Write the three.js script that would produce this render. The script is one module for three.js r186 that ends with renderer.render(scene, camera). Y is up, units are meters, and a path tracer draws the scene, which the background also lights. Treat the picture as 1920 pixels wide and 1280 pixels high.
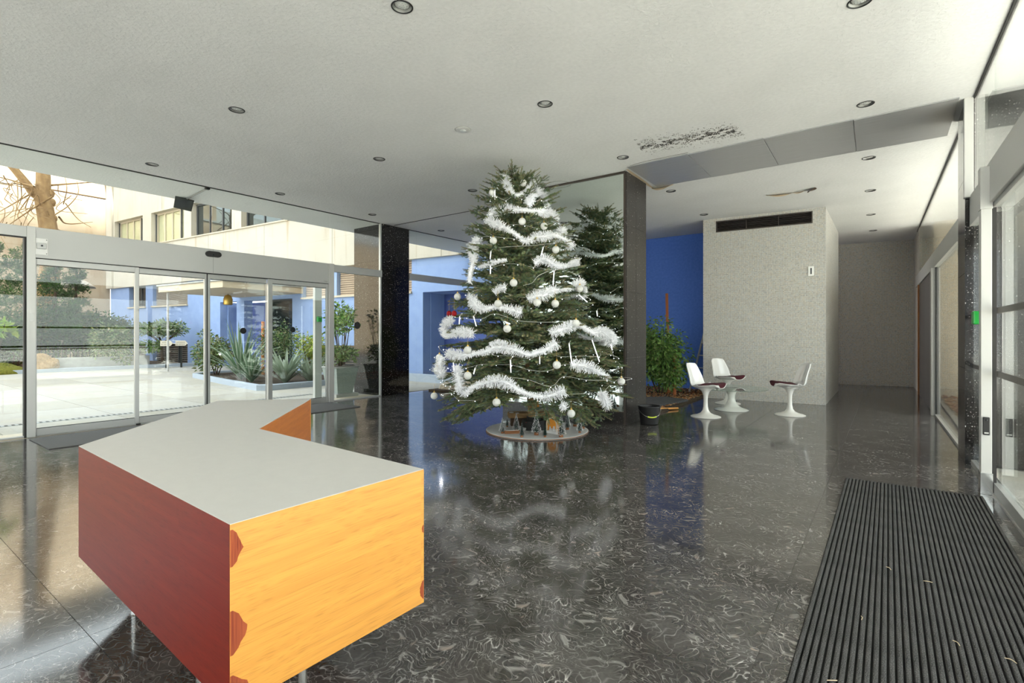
import * as THREE from 'three';
import { RoundedBoxGeometry } from 'three/addons/geometries/RoundedBoxGeometry.js';
import { mergeGeometries } from 'three/addons/utils/BufferGeometryUtils.js';

// ---------------------------------------------------------------- camera, sky, sun, exposure
const scene = new THREE.Scene();
const FOCAL = 960, EYE = 1.26, HORIZON = 627, YAW = Math.atan(705 / 960);
const camera = new THREE.PerspectiveCamera(2 * Math.atan(640 / FOCAL) * 180 / Math.PI, 1.5, 0.05, 200);
camera.position.set(0, EYE, 0);
camera.rotation.y = YAW;                                   // the building's axes are x (across the lobby) and z (along it)
camera.setViewOffset(1920, 1280, 0, 640 - HORIZON, 1920, 1280);   // shifted lens: verticals stay vertical
camera.updateProjectionMatrix();
const renderer = new THREE.WebGLRenderer({ antialias: true });
renderer.toneMapping = THREE.LinearToneMapping;
renderer.toneMappingExposure = 1.03;
renderer.shadowMap.enabled = true;
{ // bright, thinly clouded winter sky
  const w = 256, h = 128, d = new Float32Array(w * h * 4);
  for (let y = 0; y < h; y++) for (let x = 0; x < w; x++) {
    const e = Math.max(0, (y + .5) / h * 2 - 1), k = Math.pow(e, .6), i = (y * w + x) * 4;
    d[i] = 1.0 - .22 * k; d[i + 1] = 1.0 - .13 * k; d[i + 2] = 1.0 + .02 * k; d[i + 3] = 1;
  }
  const t = new THREE.DataTexture(d, w, h, THREE.RGBAFormat, THREE.FloatType);
  t.mapping = THREE.EquirectangularReflectionMapping; t.magFilter = THREE.LinearFilter; t.needsUpdate = true;
  scene.background = t; scene.backgroundIntensity = 4.2;
}
const sun = new THREE.DirectionalLight(new THREE.Color(1, .975, .94), 26);
sun.position.set(23, 42, 0); sun.target.position.set(-6, 0, -2);
sun.castShadow = true; sun.shadow.radius = 3; sun.shadow.mapSize.set(2048, 2048);
Object.assign(sun.shadow.camera, { left: -32, right: 32, top: 32, bottom: -32, near: 1, far: 90 });
scene.add(sun, sun.target);

// ---------------------------------------------------------------- helpers
let seed_ = 7;
const rnd = () => { seed_ = (seed_ + 0x6d2b79f5) | 0; let t = Math.imul(seed_ ^ (seed_ >>> 15), 1 | seed_); t = (t + Math.imul(t ^ (t >>> 7), 61 | t)) ^ t; return ((t ^ (t >>> 14)) >>> 0) / 4294967296; };
const reseed = (n) => { seed_ = n; };
const rr = (a, b) => a + (b - a) * rnd();
const V = (x, y, z) => new THREE.Vector3(x, y, z);
const mix = (a, b, t) => a + (b - a) * t;
const sstep = (a, b, x) => { const t = Math.min(1, Math.max(0, (x - a) / (b - a))); return t * t * (3 - 2 * t); };
const H = 3.54;                                            // ceiling height
// survey of the photograph: the ray of a pixel, cut with the plane a thing stands on
const ray = (px, py) => { const x = (px - 960) / FOCAL, y = -(py - HORIZON) / FOCAL, c = Math.cos(YAW), s = Math.sin(YAW); return V(x * c - s, y, -x * s - c); };
const onY = (px, py, y = 0) => { const r = ray(px, py), t = (y - EYE) / r.y; return V(r.x * t, y, r.z * t); };
const onX = (px, py, x) => { const r = ray(px, py), t = x / r.x; return V(x, EYE + r.y * t, r.z * t); };
const onZ = (px, py, z) => { const r = ray(px, py), t = z / r.z; return V(r.x * t, EYE + r.y * t, z); };
const atDepth = (px, py, d) => { const r = ray(px, py); return V(r.x * d, EYE + r.y * d, r.z * d); };
const frame = (ox, oz, a) => ({ ox, oz, a, at(px, py, off = 0) {          // wall-local: x along the wall, z away from the room
  const r = ray(px, py), c = Math.cos(a), s = Math.sin(a);
  const cx = -ox * c - (-oz) * s, cz = -ox * s + (-oz) * c, rx = r.x * c - r.z * s, rz = r.x * s + r.z * c, t = (off - cz) / rz;
  return [cx + rx * t, EYE + r.y * t];
}, world(x, y, z) { const c = Math.cos(a), s = Math.sin(a); return V(ox + x * c + z * s, y, oz - x * s + z * c); } });

const counts = {};
const numbered = (n) => { const k = counts[n] = (counts[n] ?? -1) + 1; return k ? n + '_' + String(k).padStart(3, '0') : n; };
function thing(name, label, category, pos = [0, 0, 0], turn = 0, group) {
  const o = new THREE.Group(); o.name = numbered(name); o.position.set(...pos); o.rotation.y = turn; scene.add(o);
  o.userData = { label, category }; if (group) o.userData.group = group; return o;
}
function struct(name, label, pos = [0, 0, 0], turn = 0) {
  const o = new THREE.Group(); o.name = numbered(name); o.position.set(...pos); o.rotation.y = turn; scene.add(o);
  o.userData = { kind: 'structure' }; if (label) o.userData.label = label; return o;
}
function part(name, geo, mat, parent, label) {
  const m = new THREE.Mesh(geo, mat); m.name = numbered(name); m.castShadow = m.receiveShadow = true; parent.add(m);
  if (label) m.userData.label = label; return m;
}
function copyOf(src, label) { // a thing with its parts under new names
  const c = src.clone(); c.traverse((o) => { o.name = numbered(o.name.replace(/_\d{3}$/, '')); });
  c.userData = { ...src.userData, label }; scene.add(c); return c;
}
function metreUV(g) {
  const p = g.attributes.position, n = g.attributes.normal, uv = new Float32Array(p.count * 2);
  for (let i = 0; i < p.count; i++) {
    const ax = Math.abs(n.getX(i)), ay = Math.abs(n.getY(i)), az = Math.abs(n.getZ(i));
    if (ay >= ax && ay >= az) { uv[i * 2] = p.getX(i); uv[i * 2 + 1] = p.getZ(i); }
    else if (ax >= az) { uv[i * 2] = p.getZ(i); uv[i * 2 + 1] = p.getY(i); }
    else { uv[i * 2] = p.getX(i); uv[i * 2 + 1] = p.getY(i); }
  }
  g.setAttribute('uv', new THREE.BufferAttribute(uv, 2)); return g;
}
function B(x0, x1, y0, y1, z0, z1, r = 0) {
  const w = Math.abs(x1 - x0), h = Math.abs(y1 - y0), d = Math.abs(z1 - z0);
  const g = r ? new RoundedBoxGeometry(w, h, d, 2, Math.min(r, w / 2.01, h / 2.01, d / 2.01)) : new THREE.BoxGeometry(w, h, d);
  g.translate((x0 + x1) / 2, (y0 + y1) / 2, (z0 + z1) / 2); return metreUV(g);
}
function mg(list) {
  const l = list.map((g) => { const q = g.index ? g.toNonIndexed() : g; for (const k of Object.keys(q.attributes)) if (!['position', 'normal', 'uv', 'color'].includes(k)) q.deleteAttribute(k); return q; });
  return mergeGeometries(l);
}
const cyl = (r0, r1, h, n = 20) => new THREE.CylinderGeometry(r1, r0, h, n).translate(0, h / 2, 0);   // r0 at the bottom
const lathe = (pts, n = 40) => new THREE.LatheGeometry(pts.map(([x, y]) => new THREE.Vector2(x, y)), n);
function tube(pts, r, seg = 24, rad = 6) { return new THREE.TubeGeometry(new THREE.CatmullRomCurve3(pts), seg, r, rad, false); }
function taper(pts, r0, r1, seg = 16, rad = 7) { // a tube that thins out
  const c = new THREE.CatmullRomCurve3(pts), g = new THREE.TubeGeometry(c, seg, 1, rad, false), p = g.attributes.position;
  for (let i = 0; i <= seg; i++) { const q = c.getPointAt(i / seg), r = mix(r0, r1, i / seg); for (let j = 0; j <= rad; j++) { const k = i * (rad + 1) + j; p.setXYZ(k, q.x + (p.getX(k) - q.x) * r, q.y + (p.getY(k) - q.y) * r, q.z + (p.getZ(k) - q.z) * r); } }
  return g;
}
function bar(a, b, r, n = 8, r2 = r) { // round bar between two points
  const d = b.clone().sub(a), g = new THREE.CylinderGeometry(r2, r, d.length(), n);
  g.translate(0, d.length() / 2, 0).applyQuaternion(new THREE.Quaternion().setFromUnitVectors(V(0, 1, 0), d.clone().normalize())).translate(a.x, a.y, a.z); return g;
}
function extr(pts, depth, bevel = 0, holes = []) { // outline in x,y pulled along z
  const s = new THREE.Shape(pts.map(([x, y]) => new THREE.Vector2(x, y)));
  for (const h of holes) s.holes.push(h);
  return new THREE.ExtrudeGeometry(s, { depth, bevelEnabled: bevel > 0, bevelSize: bevel, bevelThickness: bevel, bevelSegments: 2, curveSegments: 28 });
}
// triangles soup with colours
class Soup {
  constructor() { this.p = []; this.c = []; }
  tri(a, b, c, col) { this.p.push(a.x, a.y, a.z, b.x, b.y, b.z, c.x, c.y, c.z); for (let i = 0; i < 3; i++) this.c.push(...col); }
  quad(a, b, c, d, col) { this.tri(a, b, c, col); this.tri(a, c, d, col); }
  geo() { const g = new THREE.BufferGeometry(); g.setAttribute('position', new THREE.Float32BufferAttribute(this.p, 3)); g.setAttribute('color', new THREE.Float32BufferAttribute(this.c, 3)); g.setAttribute('uv', new THREE.Float32BufferAttribute(new Float32Array(this.p.length / 3 * 2), 2)); g.computeVertexNormals(); return g; }
}
// periodic gradient noise
const PERM = new Uint8Array(512), GX = new Float32Array(256), GY = new Float32Array(256);
{ reseed(99); const a = [...Array(256).keys()]; for (let i = 255; i > 0; i--) { const j = Math.floor(rnd() * (i + 1)); [a[i], a[j]] = [a[j], a[i]]; } for (let i = 0; i < 512; i++) PERM[i] = a[i & 255]; for (let i = 0; i < 256; i++) { const t = rnd() * Math.PI * 2; GX[i] = Math.cos(t); GY[i] = Math.sin(t); } }
function noise(x, y, per = 256) {
  const xi = Math.floor(x), yi = Math.floor(y), fx = x - xi, fy = y - yi, u = fx * fx * fx * (fx * (fx * 6 - 15) + 10), v = fy * fy * fy * (fy * (fy * 6 - 15) + 10);
  const m = (a) => ((a % per) + per) % per, x0 = m(xi) & 255, x1 = m(xi + 1) & 255, y0 = m(yi) & 255, y1 = m(yi + 1) & 255;
  const a = PERM[PERM[x0] + y0], b = PERM[PERM[x1] + y0], c = PERM[PERM[x0] + y1], d = PERM[PERM[x1] + y1];
  const n0 = GX[a] * fx + GY[a] * fy, n1 = GX[b] * (fx - 1) + GY[b] * fy, n2 = GX[c] * fx + GY[c] * (fy - 1), n3 = GX[d] * (fx - 1) + GY[d] * (fy - 1);
  return 1.5 * ((n0 + (n1 - n0) * u) + ((n2 + (n3 - n2) * u) - (n0 + (n1 - n0) * u)) * v);
}
const fbm = (x, y, per, o = 4) => { let s = 0, a = .5; for (let i = 0; i < o; i++) { s += a * noise(x, y, per); x *= 2; y *= 2; per *= 2; a *= .5; } return s; };
function colourMap(w, h, size, fn, sizeY = size) { // fn(u, v) -> sRGB 0..255; size = metres covered
  const d = new Uint8Array(w * h * 4);
  for (let y = 0; y < h; y++) for (let x = 0; x < w; x++) { const c = fn(x / w, y / h), i = (y * w + x) * 4; for (let k = 0; k < 3; k++) d[i + k] = Math.max(0, Math.min(255, c[k])); d[i + 3] = 255; }
  const t = new THREE.DataTexture(d, w, h, THREE.RGBAFormat); t.colorSpace = THREE.SRGBColorSpace; return setup(t, size, sizeY);
}
function heightMap(w, h, size, fn, sizeY = size) {
  const d = new Uint8Array(w * h * 4);
  for (let y = 0; y < h; y++) for (let x = 0; x < w; x++) { const c = Math.max(0, Math.min(255, 255 * fn(x / w, y / h))), i = (y * w + x) * 4; d[i] = d[i + 1] = d[i + 2] = c; d[i + 3] = 255; }
  return setup(new THREE.DataTexture(d, w, h, THREE.RGBAFormat), size, sizeY);
}
function setup(t, size, sizeY) { t.wrapS = t.wrapT = THREE.RepeatWrapping; t.magFilter = THREE.LinearFilter; t.minFilter = THREE.LinearMipmapLinearFilter; t.generateMipmaps = true; t.repeat.set(1 / size, 1 / sizeY); t.needsUpdate = true; return t; }
const std = (o) => new THREE.MeshStandardMaterial(o), phy = (o) => new THREE.MeshPhysicalMaterial(o);
const C = (h) => new THREE.Color(h);

// ---------------------------------------------------------------- materials
const MAT = {};
MAT.marble = (() => { // dark brown-grey limestone full of pale curled veins
  const map = colourMap(2048, 2048, 3, (u, v) => {
    const x = u * 3, y = v * 3, wx = fbm(x * 4, y * 4, 12, 3) * .13, wy = fbm(x * 4 + 7.3, y * 4 + 2.1, 12, 3) * .13;
    const X = x + wx, Y = y + wy;
    const n1 = noise(X * 18, Y * 22, 4096), n2 = noise(X * 33 + 31, Y * 40 + 5, 4096), n3 = noise(X * 12 + 3, Y * 15 + 9, 4096);
    const mask = sstep(-.45, .35, noise(x * 3 + 11, y * 3, 9));
    const m2 = sstep(-.1, .5, noise(x * 7 + 4, y * 7 + 1, 21));
    const v1 = (1 - sstep(.0, .075, Math.abs(n1))) * (.35 + .65 * m2), v2 = (1 - sstep(0, .1, Math.abs(n2))) * mask, v3 = (1 - sstep(0, .04, Math.abs(n3 - .12))) * (1 - m2);
    const blot = sstep(.36, .7, noise(X * 20 + 5, Y * 27 + 8, 4096)) * (.35 + .65 * mask);
    const fine = fbm(x * 60, y * 60, 180, 2);
    const b = 66 + 24 * fbm(x * 5, y * 5, 15, 3) + 14 * fine;
    const vein = Math.min(1, .62 * v1 + .55 * v2 + .5 * v3), warm = sstep(.25, .6, noise(x * 4 + 8, y * 4 + 3, 12));
    const r = mix(b + 4 * warm, 232, vein * .88), k = mix(r, 165, blot * .7);
    return [k + 3 + 12 * warm * blot, k, k - 2 - 6 * warm * blot];
  });
  return phy({ map, roughness: .1, specularIntensity: 1, ior: 1.8 });
})();
MAT.joint = std({ color: C('#3b3834'), roughness: .8 });
MAT.plaster = (() => {
  const bump = heightMap(1024, 1024, 1.6, (u, v) => .5 + .34 * fbm(u * 42, v * 42, 42, 3) + .5 * Math.max(0, fbm(u * 90 + 3, v * 90, 90, 2)));
  const map = colourMap(512, 512, 4, (u, v) => { const k = 222 + 6 * fbm(u * 6, v * 6, 6, 4) + 4 * noise(u * 120, v * 120, 120); return [k, k - 1, k - 2]; });
  return std({ map, bumpMap: bump, bumpScale: .0045, roughness: .95 });
})();
const mosaic = (base, spread, grout, warm) => {
  const N = 64; reseed(base * 3 + warm); const tone = Array.from({ length: N * N }, () => [rnd() < .16 ? -1.7 * rnd() : rr(-.6, .7), rnd()]);
  const at = (u, v) => tone[(Math.floor(v * N) % N) * N + Math.floor(u * N) % N], edge = (u, v) => { const a = Math.abs((u * N) % 1 - .5), b = Math.abs((v * N) % 1 - .5); return Math.max(a, b); };
  return std({
    map: colourMap(1024, 1024, 1.408, (u, v) => { const [t, h] = at(u, v), g = sstep(.4, .46, edge(u, v)), k = mix(base + spread * t, grout, g); return [k + warm * h, k, k - warm * 1.3 * h - 3]; }),
    bumpMap: heightMap(1024, 1024, 1.408, (u, v) => (1 - sstep(.4, .48, edge(u, v))) * (.8 + .2 * at(u, v)[1])), bumpScale: .0025, roughness: .42,
  });
};
MAT.mosaicLight = mosaic(206, 13, 138, 7);
MAT.mosaicBrown = mosaic(192, 13, 132, 11);
MAT.granite = (() => { // polished black stone with white flecks
  reseed(5); const map = colourMap(1024, 1024, 1.2, (u, v) => {
    const n = noise(u * 70, v * 70, 70), f = noise(u * 160 + 9, v * 160, 160), s = (n > .56 ? 190 * (n - .56) * 4 : 0) + (f > .62 ? 150 * (f - .62) * 5 : 0), b = 22 + 8 * fbm(u * 8, v * 8, 8, 3);
    return [b + s + 2, b + s - 1, b + s - 2];
  });
  return phy({ map, roughness: .09, specularIntensity: 1.1, ior: 1.55 });
})();
MAT.graniteWorn = (() => {
  const map = colourMap(1024, 1024, 1.2, (u, v) => {
    const n = noise(u * 60 + 3, v * 60, 60), sc = Math.max(0, noise(u * 26, v * 5 + 3, 26) - .45), s = (n > .6 ? 190 * (n - .6) * 3.5 : 0), b = 38 + 12 * fbm(u * 6, v * 6, 6, 4) + 60 * sc;
    return [b + s + 2, b + s - 1, b + s - 3];
  });
  return phy({ map, roughness: .3, specularIntensity: 1 });
})();
MAT.alu = std({ color: C('#b9b9b6'), roughness: .38, metalness: .55 });
MAT.aluPale = std({ color: C('#cbcac6'), roughness: .42, metalness: .3 });
MAT.whiteMetal = std({ color: C('#c6c5c1'), roughness: .35 });
MAT.header = std({ color: C('#c4c4c1'), roughness: .45, metalness: .25 });
MAT.darkGasket = std({ color: C('#2a2927'), roughness: .7 });
MAT.brownMetal = std({ color: C('#4a423c'), roughness: .35, metalness: .4 });
MAT.brushed = (() => { const map = colourMap(256, 1024, 1.1, (u, v) => { const k = 176 + 10 * noise(u * 4, v * 300, 4096); return [k, k, k + 2]; }); return phy({ map, roughness: .4, metalness: .4 }); })();
MAT.glass = phy({ color: C('#f6faf8'), transmission: 1, thickness: 0, roughness: 0, ior: 1.43 });
MAT.glassTop = phy({ color: C('#e9f3ef'), transmission: 1, thickness: 0, roughness: 0, ior: 1.5 });
MAT.mirror = std({ color: C('#dfe7e2'), roughness: .015, metalness: 1 });
const wood = (r, g, b, amp, along) => colourMap(1024, 1024, 1.2, (u, v) => {
  const [a, c] = along ? [u, v] : [v, u], n = fbm(a * 2, c * 40, 256, 5), f = noise(a * 16 + noise(a * 4, c * 9, 256) * 2, c * 330, 4096), s = f > .1 ? (f - .1) * amp : 0;
  const k = n * amp * .5 - s * .75; return [r + k, g + k * .85, b + k * .5];
});
MAT.oak = phy({ map: wood(218, 152, 66, 40, true), roughness: .42, clearcoat: .25, clearcoatRoughness: .35 });
MAT.oakDark = phy({ map: wood(202, 122, 50, 34, true), roughness: .42, clearcoat: .25, clearcoatRoughness: .35 });
MAT.mahogany = phy({ map: wood(112, 26, 12, 24, true), roughness: .5, specularIntensity: .4, clearcoat: .12, clearcoatRoughness: .3 });
MAT.chipWood = std({ map: wood(156, 72, 34, 60, false), roughness: .75 });
MAT.laminate = std({ map: colourMap(512, 512, 1, (u, v) => { const k = 208 + 3 * fbm(u * 20, v * 20, 20, 3); return [k, k - 2, k - 6]; }), roughness: .42 });
MAT.chrome = std({ color: C('#d4d4d2'), roughness: .18, metalness: 1 });
MAT.blackPlastic = std({ color: C('#1c1b1b'), roughness: .45 });
MAT.matPile = (() => { const f = (u, v) => { const k = 74 + 52 * noise(u * 240, v * 240, 240) + 18 * fbm(u * 5, v * 5, 5, 3); return [k, k - 1, k - 2]; }; return std({ map: colourMap(1024, 1024, .8, f), bumpMap: heightMap(512, 512, .4, (u, v) => .5 + .5 * noise(u * 130, v * 130, 130)), bumpScale: .004, roughness: 1 }); })();
MAT.matBase = std({ color: C('#171616'), roughness: 1 });
MAT.coir = std({ map: colourMap(512, 512, .5, (u, v) => { const k = 92 + 34 * noise(u * 170, v * 170, 170); return [k, k - 1, k - 3]; }), roughness: 1 });
MAT.fibreglass = phy({ color: C('#efeeea'), roughness: .2, clearcoat: .6, clearcoatRoughness: .1 });
MAT.pedestal = phy({ color: C('#ebe9e2'), roughness: .28, clearcoat: .3, clearcoatRoughness: .15 });
MAT.burgundy = phy({ color: C('#430b18'), roughness: .95, sheen: .25, sheenColor: C('#6a2a3a') });
MAT.blueInside = std({ map: colourMap(512, 512, 1.5, (u, v) => { const k = 9 * fbm(u * 30, v * 30, 30, 4); return [84 + k, 122 + k, 208 + k]; }), bumpMap: heightMap(512, 512, .8, (u, v) => .5 + .5 * fbm(u * 40, v * 40, 40, 3)), bumpScale: .004, roughness: .9 });
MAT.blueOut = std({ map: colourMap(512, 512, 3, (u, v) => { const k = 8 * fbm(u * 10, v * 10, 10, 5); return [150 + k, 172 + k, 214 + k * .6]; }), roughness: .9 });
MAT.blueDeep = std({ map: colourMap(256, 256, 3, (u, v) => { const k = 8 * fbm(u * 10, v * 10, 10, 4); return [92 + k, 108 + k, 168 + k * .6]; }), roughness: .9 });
MAT.beige = std({ map: colourMap(1024, 1024, 6, (u, v) => { const k = 9 * fbm(u * 6, v * 6, 6, 5), d = Math.max(0, noise(u * 44, v * 3 + 4, 44) - .2) * 34 * (.5 + noise(u * 5, v * 5, 5)); return [200 + k - d * .6, 192 + k - d, 177 + k - d * 1.3]; }), roughness: .9 });
MAT.beigeOld = std({ map: colourMap(1024, 1024, 8, (u, v) => { const k = 12 * fbm(u * 8, v * 8, 8, 5), d = Math.max(0, fbm(u * 20, v * 6, 20, 3)) * 38; return [182 + k - d * .7, 163 + k - d, 138 + k - d * 1.1]; }), roughness: .95 });
MAT.stone = std({ map: colourMap(512, 512, 1.5, (u, v) => { const k = 12 * fbm(u * 8, v * 20, 8, 4); return [205 + k, 192 + k, 168 + k]; }), roughness: .6 });
MAT.paving = std({ map: colourMap(1024, 1024, 3, (u, v) => { const k = 10 * fbm(u * 12, v * 12, 12, 5) + 8 * noise(u * 200, v * 200, 200), y = Math.max(0, fbm(u * 3, v * 3, 3, 3)) * 16; return [202 + k, 198 + k - y * .4, 190 + k - y * 1.6]; }), roughness: .75 });
MAT.kerb = std({ color: C('#a9b2bd'), roughness: .8 });
MAT.soil = std({ map: colourMap(256, 256, .6, (u, v) => { const k = 70 + 40 * fbm(u * 30, v * 30, 30, 3); return [k, k * .82, k * .6]; }), roughness: 1 });
MAT.concrete = std({ map: colourMap(256, 256, .4, (u, v) => { const k = noise(u * 60, v * 60, 60) > .12 ? 206 : 124; return [k - 8, k, k - 6]; }), roughness: .8 });
MAT.concretePlain = std({ map: colourMap(256, 256, 2, (u, v) => { const k = 168 + 16 * fbm(u * 12, v * 12, 12, 4); return [k, k, k - 4]; }), roughness: .85 });
MAT.concreteBeige = std({ color: C('#cdbfa8'), roughness: .85 });
MAT.darkFrame = std({ color: C('#46484b'), roughness: .5, metalness: .2 });
MAT.darkGlass = phy({ color: C('#23282e'), roughness: .05, specularIntensity: 1.2 });
MAT.shutterBeige = std({ color: C('#bdb3a6'), roughness: .7 });
MAT.shutterDark = std({ color: C('#6a625a'), roughness: .8 });
MAT.shutterTimber = std({ color: C('#b39c84'), roughness: .75 });
MAT.curtain = std({ map: colourMap(256, 256, .8, (u, v) => { const k = 10 * Math.sin(u * Math.PI * 2 * 7) + 8 * fbm(u * 5, v * 5, 5, 3); return [222 + k, 206 + k, 168 + k]; }), roughness: .9 });
MAT.bark = std({ map: colourMap(256, 256, .5, (u, v) => { const k = 36 * fbm(u * 10, v * 4, 64, 4); return [152 + k, 122 + k, 84 + k * .8]; }), roughness: 1 });
MAT.barkDark = std({ color: C('#4b3a2b'), roughness: 1 });
MAT.leaf = phy({ vertexColors: true, roughness: .65, specularIntensity: .5, side: THREE.DoubleSide, transmission: .25, thickness: 0 });
MAT.needle = std({ vertexColors: true, roughness: .65, side: THREE.DoubleSide });
MAT.iron = std({ color: C('#22221f'), roughness: .6, metalness: .4 });
MAT.tinsel = phy({ color: C('#fafafc'), roughness: .55, side: THREE.DoubleSide });
MAT.bauble = phy({ color: C('#ecebe5'), roughness: .5, clearcoat: .35, clearcoatRoughness: .3, bumpMap: heightMap(256, 256, .25, (u, v) => .5 + .5 * noise(u * 60, v * 60, 60)), bumpScale: .0015 });
MAT.redGlitter = phy({ color: C('#b0101c'), roughness: .32, metalness: .4, bumpMap: heightMap(256, 256, .25, (u, v) => .5 + .5 * noise(u * 60, v * 60, 60)), bumpScale: .002 });
MAT.gold = std({ color: C('#c4a35a'), roughness: .35, metalness: .9 });
MAT.led = std({ color: C('#ffffff'), emissive: C('#eaf1ff'), emissiveIntensity: 3 });
MAT.ledTube = std({ color: C('#ffffff'), emissive: C('#f6f6ff'), emissiveIntensity: 1.1 });
MAT.wire = std({ color: C('#e3e3dc'), roughness: .6 });
MAT.snow = std({ color: C('#dcdcda'), roughness: .95 });
MAT.orange = std({ color: C('#e89a33'), roughness: .7 });
MAT.brownWood = std({ color: C('#8a5a36'), roughness: .8 });
MAT.green = phy({ color: C('#12a03a'), roughness: .35, clearcoat: .4 });
MAT.red = std({ color: C('#a63b24'), roughness: .5 });
MAT.lens = phy({ color: C('#d7d9d6'), roughness: .3 });
MAT.can = std({ color: C('#8d8d8a'), roughness: .4, metalness: .5 });
MAT.slate = std({ map: colourMap(256, 256, .6, (u, v) => { const k = 84 + 26 * fbm(u * 8, v * 16, 8, 4); return [k, k, k + 2]; }), roughness: .8 });
MAT.paintFlap = std({ color: C('#d8c3a4'), roughness: .9, side: THREE.DoubleSide });
MAT.mould = std({ color: C('#6d6a62'), roughness: 1 });
MAT.yellow = std({ color: C('#cfe04a'), roughness: .5 });
MAT.rust = std({ map: wood(176, 104, 60, 50, false), roughness: .8 });

// ---------------------------------------------------------------- the room
const L = frame(-8.38, -6.9, -1.5893), R = frame(.70, -4.85, 1.5893), F = frame(-8.4, -11.0, -(Math.PI - .0997));
const lightSpots = [[-.156, -4.237], [-.179, -6.155], [-.2, -8.058], [-.225, -9.893], [-.261, -11.877], [-.264, -13.732],
  [-2.727, -2.42], [-2.735, -4.277], [-2.751, -6.159], [-2.78, -8.053], [-2.818, -10.0],
  [-5.33, -.69], [-5.33, -2.536], [-5.329, -4.341], [-5.302, -6.164], [-7.95, -2.675], [-7.935, -4.459], [-7.898, -6.269], [-7.897, -8.127]];
const spare = [-3.814, -4.271];
{ // floor of large polished slabs; one joint runs at z = -0.68
  const f = struct('floor');
  part('slab_bed', B(-8.42, .75, -.3, -.004, -15.9, 5.5), MAT.joint, f);
  reseed(11);
  const xs = [...Array(9)].map((_, i) => -8.41 + i * 1.1425), z0 = -.68 + 5 * 1.18;
  for (let r = 0; r < 19; r++) for (let c = 0; c < 8; c++) {
    const za = Math.min(5.5, z0 - r * 1.18), zb = Math.max(-15.9, z0 - (r + 1) * 1.18); if (za - zb < .05) continue;
    const g = B(xs[c] + .0012, xs[c + 1] - .0012, -.02, 0, zb + .0012, za - .0012), uv = g.attributes.uv, ox = rr(0, 1.8) - xs[c], oz = rr(0, 1.8) - zb;
    for (let i = 0; i < uv.count; i++) uv.setXY(i, Math.min(2.98, Math.max(.01, uv.getX(i) + ox)), Math.min(2.98, Math.max(.01, uv.getY(i) + oz)));
    part('marble_slab', g, MAT.marble, f);
  }
}
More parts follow.
